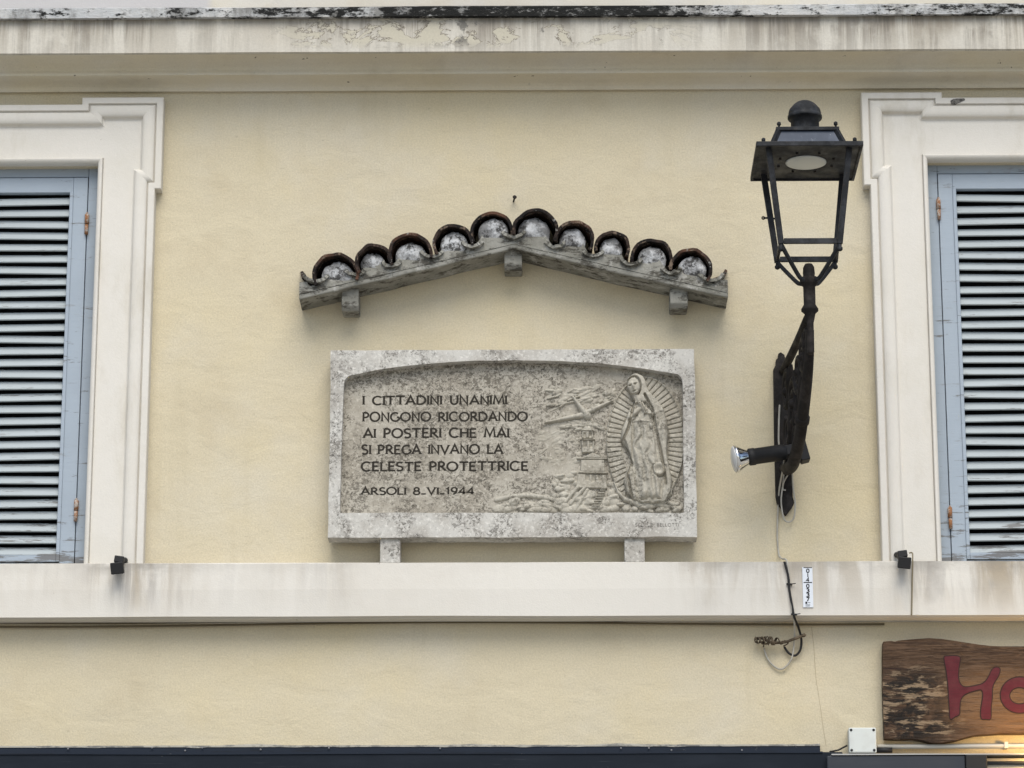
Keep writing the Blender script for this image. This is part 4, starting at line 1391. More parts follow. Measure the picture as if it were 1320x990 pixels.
# roof frustum + top plate
z_tp = PZ(168, E_ + 0.13)
zr1 = z_tp - 0.006
h0, h1 = 0.158, 0.125
b = MB()
vs_ = [(ax + sx * h0, ay + sy * h0, zpl + 0.005) for sx, sy in ((-1, -1), (1, -1), (1, 1), (-1, 1))] + [(ax + sx * h1, ay + sy * h1, zr1) for sx, sy in ((-1, -1), (1, -1), (1, 1), (-1, 1))]
b.add(vs_, [(0, 1, 5, 4), (1, 2, 6, 5), (2, 3, 7, 6), (3, 0, 4, 7)])
b.build('roof_panel', M_LROOF, lan)
b = MB()
for i in range(4): b.bar(Vector(vs_[i]), Vector(vs_[i + 4]), 0.020, 0.020)
b.cbox((ax, ay, zr1 + 0.008), (0.272, 0.272, 0.016))
for q in (0, 1):
    for sx, sy in ((-1, -1), (1, -1), (1, 1), (-1, 1)):
        if q: p = (ax + sx * 0.122, ay + sy * 0.122, zr1 + 0.016)
        else: p = (ax + sx * 0.195, ay + sy * 0.195, zpl + 0.004)
        b.lathe([(0.005, 0), (0.005, 0.010), (0.009, 0.011), (0.009, 0.022), (0.004, 0.027)], p, (0, 0, 1), 10)
b.build('roof_frame', M_IRON, lan, bevel=0.0015)
# finial
zf0 = zr1 + 0.016
zt_f = PZ(129, E_)
zbrim = PZ(150, E_ + 0.05)
b = MB()
zb_f = PZ(148, E_ + 0.07) - zf0
dome_ = [(0.066, 0.0), (0.062, 0.012), (0.061, zb_f), (0.073, zb_f), (0.075, zb_f + 0.004), (0.075, zb_f + 0.013), (0.0725, zb_f + 0.016)]
for i in range(0, 13):
    a = i / 12 * math.pi / 2
    dome_.append(((0.0715 if a < 0.5 else 0.0685) * math.cos(a), zb_f + 0.018 + (0.070 if a < 0.5 else 0.067) * math.sin(a)))
b.lathe(dome_, (ax, ay, zf0), (0, 0, 1), 40)
b.build('finial', M_IRON, lan)
# bottom ring and posts
hr = 0.125
zrg = (PZ(313, E_ + hr) + PZ(335, E_ - hr)) / 2
for sx, sy in ((-1, -1), (1, -1), (1, 1), (-1, 1)):
    b = MB()
    b.bar((ax + sx * 0.172, ay + sy * 0.172, zpl - 0.010), (ax + sx * hr, ay + sy * hr, zrg - 0.012), 0.026, 0.024, up=(0, 1, 0), w2=0.024, h2=0.022)
    b.lathe([(0.008, 0), (0.008, 0.018), (0.012, 0.019), (0.012, 0.03), (0.005, 0.036)], (ax + sx * hr, ay + sy * hr, zrg - 0.010), (0, 0, -1), 10)
    b.build('corner_post', M_IRON, lan, bevel=0.002)
b = MB()
for i in range(4):
    c = [(-1, -1), (1, -1), (1, 1), (-1, 1)]
    a, d = c[i], c[(i + 1) % 4]
    pa, pb = Vector((ax + a[0] * hr, ay + a[1] * hr, zrg)), Vector((ax + d[0] * hr, ay + d[1] * hr, zrg))
    t = (pb - pa).normalized() * 0.012
    b.bar(pa + t, pb - t, 0.012, 0.024)
b.build('bottom_ring', M_IRON, lan, bevel=0.0015)
b = MB()
hk = P(984, 281, E_ - 0.15)
b.tube([hk, hk + Vector((0.030, 0, 0.0)), hk + Vector((0.06, 0.0, -0.006))], 0.0045, 8)
b.tube([hk + Vector((0.006 * math.cos(t), 0, 0.006 * math.sin(t))) for t in np.linspace(0, 6.2, 10)], 0.003, 6)
b.build('catch', M_IRON, lan)
# cradle rods to the stem
zc0 = PZ(364, E_)
for sx, sy in ((-1, -1), (1, -1), (1, 1), (-1, 1)):
    b = MB()
    p0 = Vector((ax + sx * hr, ay + sy * hr, zrg - 0.012))
    b.tube([p0, p0 + Vector((-sx * 0.018, -sy * 0.018, -0.03)), Vector((ax + sx * 0.055, ay + sy * 0.055, zc0 + 0.020)), Vector((ax + sx * 0.036, ay + sy * 0.036, zc0)), Vector((ax + sx * 0.010, ay + sy * 0.010, zc0 - 0.006))], 0.0095, 8, spline=True)
    b.build('cradle_rod', M_IRON, lan)
# stem
zs_t, zs_b = PZ(341, E_), PZ(458, E_)
zcol = PZ(400, E_)
b = MB()
b.lathe([(0.0, 0.0), (0.016, 0.004), (0.024, 0.018), (0.026, 0.045), (0.024, 0.062), (0.038, 0.066), (0.040, 0.085), (0.034, 0.098), (0.026, 0.104), (0.0255, zs_t - zcol - 0.02), (0.030, zs_t - zcol - 0.012), (0.037, zs_t - zcol), (0.037, zs_t - zcol + 0.008),
         (0.024, zs_t - zcol + 0.020), (0.018, zs_t - zcol + 0.05), (0.015, zs_t - zcol + 0.06), (0.015, zs_t - zs_b - 0.01), (0.010, zs_t - zs_b)], (ax, ay, zs_t), (0, 0, -1), 24)
b.build('stem', M_IRON2, lan)
# wall plate
wp = [(1006.5, 453.6), (1011, 457), (1013, 463), (1018, 466), (1021, 474), (1020, 490), (1021, 600), (1022, 640), (1024, 648), (1020, 655), (1013, 664), (1009, 660), (1007, 654), (1002, 649), (1000, 640), (998, 560), (997, 476), (1000, 470), (1000, 464), (1003, 461), (1003, 456)]
b = MB().prism([W(x, y, 0.03) for x, y in wp], -0.030, 0.0)
b.build('wall_plate', M_IRON2, lan, bevel=0.003)
# arm: stout lower bar, slim upper bar, scrolls between, all in the bracket's own upright plane
wx = PX(1011, 560, 0.03)
def A_(t, z):                                # t: 0 at the wall .. 1 at the stem
    return Vector((wx + (ax - wx) * t, -0.03 + (-E_ + 0.03) * t, z))
def AP(t, py): return A_(t, PZ(py, 0.03 + (E_ - 0.03) * t, 1020))
b = MB()
b.tube([AP(0.0, 603), AP(0.10, 604), AP(0.30, 597), AP(0.50, 572), AP(0.66, 540), AP(0.84, 492), AP(0.95, 455), AP(0.985, 425)], [0.026, 0.030, 0.028, 0.027, 0.026, 0.024, 0.020, 0.018], 14, spline=True)
pa_ = AP(0.62, 548); pb_ = AP(0.68, 534)
b.lathe([(0.027, -0.02), (0.033, -0.014), (0.033, 0.014), (0.027, 0.02)], (pa_ + pb_) / 2, pb_ - pa_, 16)
b.build('arm', M_IRON2, lan)
b = MB()
b.tube([AP(0.0, 478), AP(0.08, 474), AP(0.35, 456), AP(0.65, 433), AP(0.90, 411), AP(0.985, 404)], [0.018, 0.019, 0.019, 0.018, 0.017, 0.015], 12, spline=True)
def spiral(t0, py, r, turns, a0):
    pts = []
    c_ = AP(t0, py)
    for i in range(int(26 * turns) + 1):
        a = a0 + i / 26 * 2 * math.pi
        rr = r * (1 - 0.75 * i / (26 * turns))
        pts.append(Vector((c_.x + rr * math.cos(a) * (ax - wx) / 0.87 * -1 * -1, c_.y - rr * math.cos(a), c_.z + rr * math.sin(a))))
    return pts
for t0, py, r, a0 in ((0.14, 505, 0.10, 0.5), (0.16, 560, 0.10, 2.0), (0.36, 520, 0.11, 1.0), (0.40, 565, 0.07, 4.0), (0.56, 480, 0.10, 3.0), (0.74, 460, 0.085, 0.0), (0.86, 436, 0.06, 2.5)):
    b.tube(spiral(t0, py, r, 1.6, a0), [0.014, 0.009], 8)
for t0, py in ((0.14, 505), (0.36, 520), (0.56, 480), (0.74, 460)):
    b.lathe([(0.0, -0.026), (0.018, -0.016), (0.024, 0), (0.018, 0.016), (0.0, 0.026)], AP(t0, py), (1, 0, 0), 12)
for t0, py, q in ((0.25, 490, 20), (0.28, 545, 26), (0.46, 535, 24), (0.65, 500, 22), (0.8, 470, 18)):
    b.tube([AP(t0 - 0.06, py + q), AP(t0, py), AP(t0 + 0.06, py - q)], [0.008, 0.022, 0.006], 8, spline=True)
b.build('scrollwork', M_IRON2, lan)

# ---------------------------------------------------------------- spotlight clamped to the bracket
sp = thing('spotlight', P(1012, 600, 0.05), 'black clamp spotlight with chromed reflector bulb aimed left, fixed to the lantern bracket', 'spotlight')
dK = 0.22
p_lamp, p_neck, p_back = P(954, 592.5, dK), P(967, 590, dK), P(1013, 582.5, dK)
axd = (p_lamp - p_back).normalized()
axd = (axd + Vector((0, -0.10, 0))).normalized()
Ln = (p_neck - p_back).length
b = MB()
b.lathe([(0.030, 0), (0.033, 0.004), (0.036, 0.02), (0.036, Ln - 0.02), (0.0385, Ln - 0.018), (0.0385, Ln + 0.006), (0.034, Ln + 0.010)], p_back, axd, 28)
b.build('lamp_holder', M_BLACK, sp)
b = MB()
L0 = Ln + 0.006
b.lathe([(0.030, L0), (0.034, L0 + 0.010), (0.045, L0 + 0.030), (0.056, L0 + 0.048), (0.0605, L0 + 0.054), (0.0625, L0 + 0.058), (0.0625, L0 + 0.064), (0.060, L0 + 0.067)], p_back, axd, 36)
b.build('bulb', M_CHROME, sp)
b = MB()
b.lathe([(0.0600, L0 + 0.0675), (0.055, L0 + 0.072), (0.03, L0 + 0.079), (0.0, L0 + 0.081)], p_back, axd, 36)
b.build('bulb_face', Mat('clear_bulb_glass', 0.15, spec=0.6).base((0.62, 0.62, 0.60)).done(), sp)
b = MB()
c0 = P(1034, 579, dK - 0.02)
b.cbox(c0, (0.040, 0.075, 0.118), Matrix.Rotation(R_(-14), 3, 'Y'))
b.build('transformer_box', M_BLACK, sp, bevel=0.004)
b = MB()
b.bar(P(1005, 584, dK), P(1030, 578, dK), 0.05, 0.045)
b.bar(P(1013, 600, 0.03), P(1014, 586, dK), 0.03, 0.012, up=(1, 0, 0))
b.build('clamp', M_BLACK, sp, bevel=0.004)

# ---------------------------------------------------------------- cables
def cable(name, pts, r, mat, label, cat='cable', group=None, straight=False):
    b = MB()
    b.tube([P(*p) for p in pts], r, 8, spline=not straight)
    o = b.build(name, mat)
    return setp(o, label, cat, group)
cable('cable', [(1005, 522, 0.036), (1004, 545, 0.036), (1004, 572, 0.04), (1008, 590, 0.10), (1012, 578, 0.20), (1010, 600, 0.14), (1005, 628, 0.045), (1003, 655, 0.015), (1002, 690, 0.008), (1004, 714, 0.010), (1008, 720, 0.06), (1014, 722.5, 0.128), (1017, 740, 0.128), (1018, 765, 0.128),
                (1022, 790, 0.130), (1024, 803, 0.10), (1024, 826, 0.03), (1020, 850, 0.02), (1008, 862.5, 0.015), (997, 858, 0.012), (989, 848, 0.012), (985, 836, 0.012)], 0.0042, M_CABW,
      'long off-white cable running from the lantern bracket over the ledge into a hanging loop')
cable('cable', [(1012, 590, 0.10), (1010, 618, 0.055), (1007, 645, 0.04), (1010, 667, 0.03), (1016, 673, 0.03), (1023, 668, 0.03), (1025, 650, 0.034), (1022, 625, 0.045), (1021, 598, 0.09)], 0.0036, M_CABW,
      'short pale cable hanging in a loop under the lantern bracket')
cable('cable', [(1013, 632, 0.045), (1009, 630, 0.045), (1011, 620, 0.06), (1019, 606, 0.08), (1022, 596, 0.12)], 0.0036, M_CABW, 'short pale cable tied across the foot of the lantern bracket')
cable('cable', [(1029, 560, 0.22), (1035, 551, 0.23), (1039, 544, 0.235), (1038, 549, 0.235), (1031, 557, 0.22)], 0.004, M_CABW, 'white cable end sticking up behind the lantern bracket')
cable('cable', [(1011, 724, 0.132), (1016, 742, 0.131), (1017.5, 760, 0.131), (1021, 780, 0.132), (1024, 796, 0.125), (1029, 808, 0.06), (1033, 824, 0.03), (1031.5, 838, 0.025), (1025, 845, 0.02), (1017, 842, 0.018), (1011, 834, 0.015)], 0.0052, M_BLACK,
      'black cable hooked below the ledge beside the pale loop')
g_ = 'thin cables strung under the ledge'
def under(x, y, w): return (x, y + w, 0.022)
cable('cable', [under(x, 802.4 - 0.0035 * (x) , 1.6 * math.sin(x / 90.0) * 0.6) for x in range(-60, 1181, 60)], 0.0052, M_CABD, 'upper of two dusty cables strung under the white ledge', group=g_)
cable('cable', [under(x, 805.5 - 0.0030 * (x), 2.2 * math.sin(x / 160.0 + 1.1) + 0.5) for x in range(-60, 1181, 60)], 0.0048, M_CABD, 'lower of two dusty cables strung under the white ledge', group=g_)
cable('cable', [(1172, 713, 0.07), (1176, 713, 0.075), (1176.5, 722, 0.128), (1176, 745, 0.126), (1175.5, 772, 0.126), (1175, 793, 0.126)], 0.0032, M_CABG,
      'thin beige cable running down the ledge below the right small floodlight')
cable('cable', [(1070, 969, 0.12), (1080, 967, 0.08), (1086, 964, 0.04), (1092, 961, 0.03)], 0.004, M_BLACK, 'short black cable entering the grey junction box')
# black ties on the ledge run
for i, (x, y, s_) in enumerate(((1017.5, 753, 'upper'), (1023.5, 792, 'lower'))):
    b = MB()
    q = P(x, y, 0.130)
    b.cbox(q, (0.026, 0.013, 0.006), Matrix.Rotation(R_(4), 3, 'Y'))
    b.tube([q + Vector((0.010, -0.003, 0)), q + Vector((0.028, -0.008, 0.002))], 0.002, 6)
    o = b.build('cable_tie', M_BLACK); setp(o, s_ + ' black cable tie round the cables on the ledge face', 'cable tie')
# old iron holder with twisted wire
io = thing('iron_hook', P(1005, 828, 0.0), 'rusty twisted wire anchor sticking from the wall below the ledge', 'wire anchor')
b = MB()
b.tube([P(975, 824, 0.02), P(983, 823, 0.05), P(994, 828, 0.05), P(1010, 828, 0.045), P(1024, 823.5, 0.05), P(1037, 818.5, 0.06)], 0.0062, 8, spline=True)
b.lathe([(0.0, -0.012), (0.008, -0.006), (0.008, 0.006), (0.0, 0.012)], P(1036, 819, 0.06), (1, 0, 0.2), 10)
M_OLDW = iron('rusty_wire', (0.075, 0.058, 0.040), 0.8)
b.build('rod', M_OLDW, io)
b = MB()
for j in range(3):
    pts = []
    for t in np.linspace(0, 1, 40):
        x = 973 + t * 36
        a = t * (18 + 5 * j) + j * 2
        q = P(x, 827 + (1 - t) * -2, 0.05)
        r_ = 0.010 + 0.008 * math.sin(t * math.pi)
        pts.append(q + Vector((0, r_ * math.cos(a), r_ * math.sin(a))))
    b.tube(pts, 0.0028, 6)
b.tube([P(974, 821, 0.05), P(973, 826, 0.05), P(977, 829, 0.05), P(985, 827, 0.05), P(984, 834, 0.03)], 0.003, 6, spline=True)
b.tube([P(1008, 828, 0.045), P(1012, 826, 0.05), P(1016, 829, 0.04), P(1010, 833, 0.02)], 0.003, 6, spline=True)
b.build('wire_coil', M_OLDW, io)
# nail in the wall over the canopy
nl = P(662, 260, 0.0)
b = MB()
b.lathe([(0.004, 0.0), (0.004, 0.035), (0.009, 0.036), (0.010, 0.040), (0.006, 0.043)], nl, (0.15, -1, 0.25), 10)
o = b.build('nail', M_IRON2); setp(o, 'dark nail sticking out of the cream wall above the canopy', 'nail')

# ---------------------------------------------------------------- small black floodlights on the ledge
def floodlight(px, py, flip, label):
    d = 0.17
    t = thing('floodlight', P(px, py + 10, 0.12), label, 'floodlight', 'small black floodlights on the ledge')
    b = MB()
    c = P(px, py + 4, d)
    M1 = Matrix.Rotation(R_(-6 * flip), 3, 'Y') @ Matrix.Rotation(R_(14), 3, 'X')
    b.cbox(c, (0.050, 0.055, 0.046), M1)
    b.cbox(c + Vector((0, -0.034, -0.006)), (0.056, 0.012, 0.052), M1)
    b.build('lamp_head', M_BLACK, t, bevel=0.004)
    b = MB()
    c2 = P(px + 2 * flip, py - 7, d - 0.02)
    b.cbox(c2, (0.042, 0.045, 0.030), Matrix.Rotation(R_(8 * flip), 3, 'Y'))
    b.tube([c2, P(px + 9 * flip, py - 7, 0.09), P(px + 10 * flip, py - 6, 0.03)], 0.013, 10)
    b.build('mounting_arm', M_BLACK, t, bevel=0.003)
    b = MB()
    b.lathe([(0.026, 0), (0.026, 0.006), (0.015, 0.010)], P(px + 10 * flip, py - 6, 0.036), (0, -1, 0), 16)
    b.build('rosette', Mat('dusty_grey_plastic', 0.8).base((0.20, 0.18, 0.16)).done(), t)
floodlight(152, 729, 1, 'small black floodlight on the ledge below the left window surround')
floodlight(1165, 722, -1, 'small black floodlight on the ledge below the right window surround')

# ---------------------------------------------------------------- number tag
tg = thing('number_tag', P(1041, 783, 0.122), 'narrow white upright tag with black digits on the ledge', 'tag')
dN = dS + 0.006
a, c = P(1035.3, 783, dN), P(1047.3, 731, dN)
b = MB().box((a.x, -dN, a.z), (c.x, -dS + 0.002, c.z))
b.build('plate', M_WHITEP, tg, bevel=0.0015)
b = MB()
def nbar(x0, x1, y0, y1):
    p, q = P(x0, y1, dN), P(x1, y0, dN)
    b.box((p.x, -dN - 0.0006, p.z), (q.x, -dN + 0.001, q.z))
nbar(1035.8, 1046.8, 731.2, 732.2)
nbar(1035.8, 1046.8, 750.2, 751.5)
for ch, y in (('0', 733.4), ('1', 739.2), ('4', 744.8), ('0', 753.0), ('3', 758.8), ('3', 764.4), ('7', 770.2)):
    text_line(b, ch if ch != '1' else 'I', 1039.6 if ch != '1' else 1041.1, 1043.0 if ch != '1' else 1041.6, y, y + 4.8, dN, w=0.24 if ch != '1' else 0.2, serif=False, jit=0)
nbar(1038.2, 1040.6, 775.6, 778.4)
nbar(1041.4, 1044.6, 776.6, 777.2)
nbar(1038.4, 1044.4, 779.4, 780.0)
nbar(1038.4, 1044.0, 781.0, 781.5)
b.build('digit', Mat('black_tag_print', 0.6).base((0.015, 0.015, 0.018)).done(), tg)

# ---------------------------------------------------------------- junction box and pipe
jb = thing('junction_box', P(1111, 970, 0.0), 'pale grey square junction box beside the wooden sign', 'junction box')
dJ = 0.07
a, c = P(1095, 970, dJ), P(1129, 938, dJ)
b = MB().box((a.x, -dJ + 0.016, a.z), (c.x, 0.002, c.z))
b.build('case', M_JBOX, jb, bevel=0.004)
ld = MB().box((a.x - 0.001, -dJ, a.z - 0.001), (c.x + 0.001, -dJ + 0.0145, c.z + 0.001)).build('lid', M_JBOX, jb, bevel=0.005)
for x, z in ((a.x + 0.010, a.z + 0.010), (c.x - 0.010, a.z + 0.010), (a.x + 0.010, c.z - 0.010), (c.x - 0.010, c.z - 0.010)):
    MB().lathe([(0.006, 0), (0.006, 0.002), (0.004, 0.0025)], (x, -dJ + 0.0005, z), (0, -1, 0), 10).build('screw', M_BLACK, ld)
b = MB()
y_c = 962.5
b.tube([P(1131, y_c, 0.035), P(1700, y_c - 2.2, 0.035)], 0.010, 12)
cp = b.build('conduit_pipe', M_CREAMP); setp(cp, 'thin cream conduit pipe running right from the junction box', 'pipe')
MB().tube([P(1129.5, y_c + 4.5, 0.05), P(1150, y_c + 4.5, 0.05)], 0.012, 12).build('pipe_clip', M_BLACK)
setp(bpy.data.objects['pipe_clip'], 'short black sleeve below the pipe next to the junction box', 'cable sleeve')
b = MB(); 
b.box((P(1293, 966, 0.0).x, -0.050, PZ(966, 0.04)), (P(1298, 966, 0.0).x, 0.001, PZ(958, 0.04)))
o = b.build('pipe_clip', M_CREAMP, bevel=0.002); setp(o, 'cream clip holding the conduit pipe to the wall', 'pipe clip')

# ---------------------------------------------------------------- wooden sign
wsg = thing('wooden_sign', P(1300, 950, 0.0), 'rough-edged brown wooden board sign with carved red letters', 'sign')
dW = 0.065
S7 = 380 / 1254.0
def z7(x, y): return (940 + x * S7, 690 + y * S7)
top_ = [(655, 452), (690, 449), (705, 452), (720, 447), (790, 441), (850, 437), (900, 440), (950, 447), (1000, 455), (1060, 464), (1110, 470), (1150, 472), (1254, 472), (1400, 468), (1560, 455), (1700, 462), (1860, 470)]
bot_ = [(1860, 850), (1700, 838), (1560, 846), (1400, 838), (1254, 842), (1150, 842), (1050, 849), (1010, 858), (960, 873), (900, 882), (850, 880), (815, 870), (780, 866), (700, 866), (660, 864)]
lef_ = [(658, 800), (655, 720), (653, 640), (653, 560), (653, 500)]
brd = [W(*z7(x, y), dW) for x, y in top_ + bot_ + lef_]
k = M_WOODK
so = ORI[wsg.name]
c_d = P(1180, 905, dW) - so
def zone_at(px, py, rx, rz):
    c_ = P(px, py, dW) - so
    x_ = k.math('DIVIDE', k.math('SUBTRACT', k.axis(0), c_.x), rx)
    z_ = k.math('DIVIDE', k.math('SUBTRACT', k.axis(2), c_.z), rz)
    return k.math('SUBTRACT', 1.0, k.math('SQRT', k.math('ADD', k.math('MULTIPLY', x_, x_), k.math('MULTIPLY', z_, z_))), clamp=True)
pat = k.noise(11, 7, 0.72, stretch=(0.7, 1, 1.7), dist=1.2, loc=(3, 3, 3))
za = zone_at(1172, 912, 0.30, 0.22)
k.mix(k.math('MULTIPLY', k.step(za, 0.0, 0.5), k.step(pat, 0.40, 0.54)), (0.018, 0.015, 0.013))
k.mix(k.math('MULTIPLY', k.step(za, 0.0, 0.4), k.step(k.noise(14, 7, 0.7, stretch=(0.6, 1, 2.2), loc=(8, 1, 3)), 0.52, 0.60)), (0.27, 0.20, 0.13))
zb_ = zone_at(1285, 905, 0.35, 0.20)
k.mix(k.math('MULTIPLY', k.step(zb_, 0.0, 0.6), k.step(fine, 0.35, 0.6, 0.15, 0.7)), (0.24, 0.135, 0.068))
k.mix(k.step(k.noise(26, 5, 0.7, stretch=(0.25, 1, 5), loc=(6, 3, 1)), 0.60, 0.66, 0, 0.8), (0.050, 0.030, 0.020))
k.bump(gr, 0.9, 0.012).bump(fine, 0.9, 0.008).bump(pat, 0.6, 0.008)
M_WOOD = k.done()
b = MB().prism(brd, -dW, -0.012)
bd_o = b.build('board', M_WOOD, wsg, bevel=0.006, segs=2)
for x in (1170, 1400):
    q = P(x, 890, 0.0)
    MB().box((q.x - 0.02, -0.0119, q.z - 0.1), (q.x + 0.02, 0.0, q.z + 0.1)).build('mounting_batten', M_WOOD, wsg)
# long split in the board
b = MB()
sp_ = [(655, 567), (700, 566), (760, 569), (820, 568), (868, 566)]
for i in range(len(sp_) - 1):
    p, q = P(*z7(*sp_[i]), dW), P(*z7(*sp_[i + 1]), dW)
    w0, w1 = 0.0022 * (1 - i / 4.5), 0.0022 * (1 - (i + 1) / 4.5)
    b.add([(p.x, -dW - 0.0007, p.z - w0), (q.x, -dW - 0.0007, q.z - w1), (q.x, -dW - 0.0007, q.z + w1), (p.x, -dW - 0.0007, p.z + w0)], [(0, 1, 2, 3)])
b.build('split', M_CUT, bd_o)
Hh = [(915, 522), (928, 516), (955, 514), (976, 517), (981, 527), (976, 560), (973, 600), (978, 625), (990, 642), (1010, 647), (1050, 641), (1082, 630), (1103, 605), (1118, 574), (1133, 563), (1148, 566), (1150, 578), (1143, 600), (1127, 625), (1118, 650), (1117, 690), (1112, 735), (1111, 779),
      (1092, 781), (1074, 779), (1071, 748), (1078, 700), (1080, 675), (1074, 658), (1058, 657), (1020, 668), (995, 682), (982, 705), (979, 740), (977, 762), (958, 772), (941, 781), (938, 740), (935, 690), (932, 640), (925, 580)]
def smooth_closed(pts, k_=3):
    v = [Vector((x, y, 0)) for x, y in pts]
    n_ = len(v)
    out_ = []
    for i in range(n_):
        p0, p1, p2, p3 = v[i - 1], v[i], v[(i + 1) % n_], v[(i + 2) % n_]
        for j in range(k_):
            t = j / k_
            q = 0.5 * ((2 * p1) + (p2 - p0) * t + (2 * p0 - 5 * p1 + 4 * p2 - p3) * t * t + (3 * p1 - p0 - 3 * p2 + p3) * t ** 3)
            out_.append((q.x, q.y))
    return out_
def grow(pts, o):
    n_ = len(pts)
    a = sum(pts[i][0] * pts[(i + 1) % n_][1] - pts[(i + 1) % n_][0] * pts[i][1] for i in range(n_))
    sgn = 1 if a > 0 else -1
    out_ = []
    for i in range(n_):
        t = Vector((pts[(i + 1) % n_][0] - pts[i - 1][0], pts[(i + 1) % n_][1] - pts[i - 1][1])).normalized()
        out_.append((pts[i][0] + t.y * o * sgn, pts[i][1] - t.x * o * sgn))
    return out_
Hs = smooth_closed(Hh)
MB().prism([W(*z7(x, y), dW) for x, y in grow(Hs, 4.5)], -dW - 0.0012, -dW + 0.004).build('letter_edge', M_CUT, bd_o)
MB().prism([W(*z7(x, y), dW) for x, y in Hs], -dW - 0.0022, -dW + 0.003).build('letter', M_LETTER, bd_o)
def ring_mesh(o_out, o_in, y0, mat, name):
    b = MB()
    n_ = 48
    vs_ = []
    for i in range(n_):
        a = 2 * math.pi * i / n_
        for rx, ry, cx, cy in ((80 + o_out, 75 + o_out, 1235, 680), (44 + o_in, 37 + o_in, 1235, 683)):
            x, z = W(*z7(cx + rx * math.cos(a), cy + ry * math.sin(a)), dW)
            vs_ += [(x, y0, z), (x, -dW + 0.003, z)]
    fs_ = []
    for i in range(n_):
        p, q = 4 * i, 4 * ((i + 1) % n_)
        fs_ += [(p, q, q + 2, p + 2), (p, p + 1, q + 1, q), (p + 2, q + 2, q + 3, p + 3)]
    b.add(vs_, fs_)
    b.build(name, mat, bd_o, recalc=True)
ring_mesh(4.5, -4.5, -dW - 0.0012, M_CUT, 'letter_edge')
ring_mesh(0, 0, -dW - 0.0022, M_LETTER, 'letter')

# warm lamp under the sign, just past the picture's right edge
lp = thing('sign_lamp', P(1350, 968, 0.0), 'small warm lamp lighting the wooden sign from its lower edge', 'lamp')
b = MB()
pc = P(1352, 972, 0.30)
b.tube([P(1350, 962, 0.0), P(1350, 966, 0.15), P(1351, 972, 0.27)], 0.010, 10, spline=True)
b.build('arm', M_BLACK, lp)
b = MB()
hd = Vector((-0.10, 0.75, 0.55)).normalized()
b.lathe([(0.012, -0.06), (0.03, -0.055), (0.036, -0.01), (0.045, 0.03), (0.042, 0.03), (0.032, -0.005)], pc, hd, 24)
b.build('lamp_shade', M_BLACK, lp)
k = Mat('warm_bulb_glow', 0.5)
k.b.inputs['Emission Color'].default_value = (1.0, 0.62, 0.22, 1)
k.b.inputs['Emission Strength'].default_value = 8.0
b = MB()
b.lathe([(0.0, -0.008), (0.016, -0.004), (0.022, 0.008), (0.016, 0.02), (0.0, 0.024)], pc, hd, 20)
b.build('bulb', k.done(), lp)
ld_ = bpy.data.lights.new('sign_lamp_light', 'POINT')
ld_.energy = 3.5
ld_.color = (1.0, 0.60, 0.20)
ld_.shadow_soft_size = 0.03
lo = bpy.data.objects.new('sign_lamp_light', ld_)
COL.objects.link(lo)
lo.parent = lp
lo.location = (pc + hd * 0.05) - ORI[lp.name]

# ---------------------------------------------------------------- shop fronts below
def shop_box(x0, x1, yt, d, mat, name, parent, depth_z=0.45, px=900):
    z1 = PZ(yt, d, px)
    return MB().box((x0, -d, z1 - depth_z), (x1, -0.001, z1)).build(name, mat, parent, bevel=0.005)
xa, xb = PX(-420, 965, 0.1), PX(1085, 965, 0.1)
s1_ = thing('shop_fascia', P(500, 985, 0.0), 'long dark blue metal shop fascia along the bottom left', 'shop fascia')
shop_box(xa, xb, 969.5, 0.15, M_SHOP, 'fascia_box', s1_)
xe = PX(1057, 962, 0.02)
b = MB()
zf = PZ(961, 0.02, 560)
sweep_x(b, [(0.0, zf), (0.020, zf - 0.001), (0.024, zf - 0.034), (0.155, zf - 0.052), (0.155, zf - 0.060), (0.0, zf - 0.040)], xa + 0.01, xe, 90, 0.003)
b.build('flashing', M_FLASH, s1_, recalc=True)
b = MB()
vs_, fs_ = [], []
nn_ = 700
for i in range(nn_ + 1):
    x = xa + 0.01 + (xe - xa - 0.01) * i / nn_
    h_ = 0.004 + max(0.0, mnoise.noise(Vector((x * 3.1, 5, 1)))) * 0.012 + abs(mnoise.noise(Vector((x * 14, 1, 7)))) * 0.005
    l_ = max(0.0, mnoise.noise(Vector((x * 9, 2, 3)))) * 0.008
    vs_ += [(x, -0.0235, zf - 0.006 - l_), (x, -0.022, zf + 0.0015), (x, -0.002, zf + h_)]
for i in range(nn_):
    for j in (0, 1): fs_.append((3 * i + j, 3 * i + 3 + j, 3 * i + 4 + j, 3 * i + 1 + j))
k = Mat('crumbling_sealant', 0.95).base((0.36, 0.345, 0.30))
k.mix(k.step(k.noise(25, 6, 0.75, stretch=(0.5, 1, 1)), 0.46, 0.58, 0, 0.9), (0.15, 0.15, 0.145))
b.add(vs_, fs_)
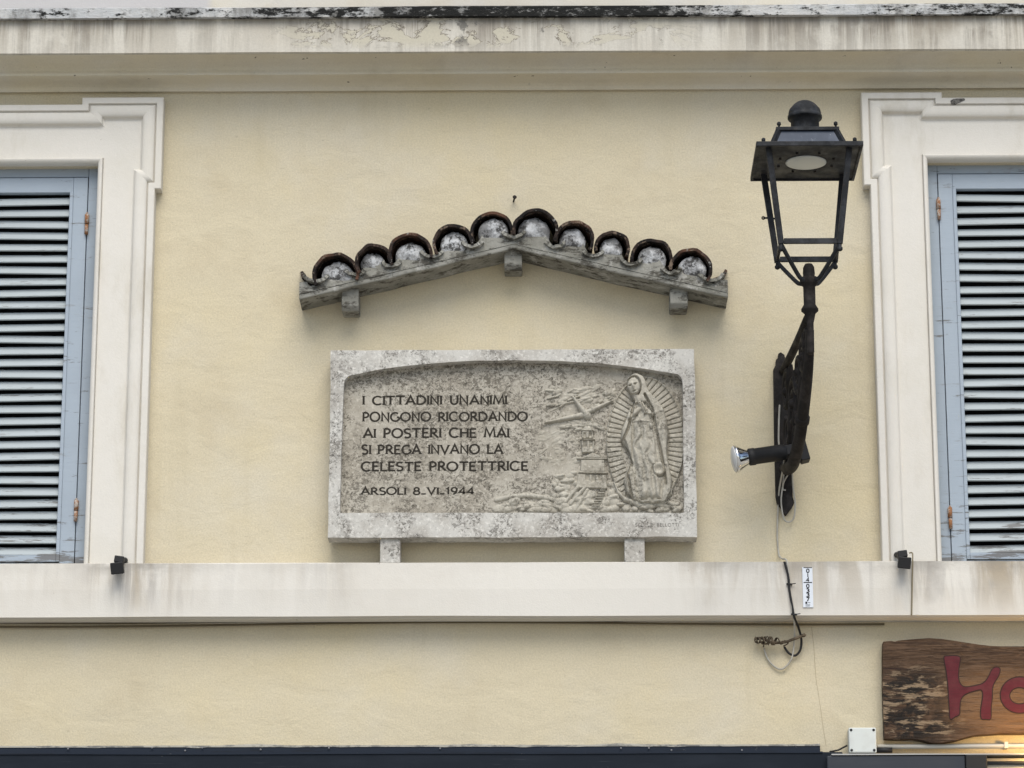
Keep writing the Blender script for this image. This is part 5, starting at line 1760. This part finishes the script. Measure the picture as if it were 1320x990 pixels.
b.build('sealant_line', k.done(), s1_)
MB().box((xa + 0.02, -0.145, PZ(985, 0.15) - 0.9), (xb - 0.02, -0.02, PZ(985, 0.15) - 0.42 + 0.1)).build('roller_shutter', M_SHOP, s1_)
M_RIVET = Mat('dull_rivet', 0.6).base((0.22, 0.22, 0.23)).done()
rr = random.Random(4)
for i in range(11):
    px_ = rr.uniform(20, 1040)
    q = P(px_, 965 + rr.uniform(-1.5, 3), 0.03)
    MB().lathe([(0.004, 0), (0.004, 0.003), (0.002, 0.004)], q, (0, -1, 0), 8).build('rivet', M_RIVET, s1_)
s2_ = thing('shop_fascia', P(1180, 985, 0.0), 'grey metal shop fascia under the wooden sign', 'shop fascia')
x2a, x2b = PX(1066, 975, 0.2), PX(1244, 975, 0.2)
shop_box(x2a, x2b, 974, 0.20, M_SHOPG, 'fascia_box', s2_, px=1150)
x3 = PX(1272, 975, 0.2)
b = MB().box((x2b + 0.001, -0.21, PZ(974, 0.2, 1250) - 0.46), (x3, -0.001, PZ(973, 0.2, 1250)))
b.build('end_cap', M_BLACK, s2_, bevel=0.004)
b = MB()
sweep_x(b, [(0.0, PZ(970.5, 0.16, 1200)), (0.20, PZ(972, 0.2, 1200) + 0.002), (0.205, PZ(973.2, 0.2, 1200)), (0.0, PZ(973.2, 0.2, 1200) - 0.001)], x2a + 0.02, PX(1600, 975, 0.2), 20, 0.001)
b.build('top_strip', Mat('pale_metal_strip', 0.5).base((0.30, 0.30, 0.29)).done(), s2_, recalc=True)
b = MB().box((x3 + 0.001, -0.16, PZ(980, 0.16, 1300) - 0.44), (PX(1600, 975, 0.2), -0.001, PZ(977, 0.16, 1300)))
b.build('pale_board', Mat('cream_painted_board', 0.7).base((0.55, 0.52, 0.46)).done(), s2_, bevel=0.004)
b = MB().box((x3 + 0.002, -0.18, PZ(985, 0.18, 1300)), (PX(1600, 975, 0.2), -0.161, PZ(981, 0.18, 1300)))
b.build('dark_strip', M_SHOP, s2_, bevel=0.002)
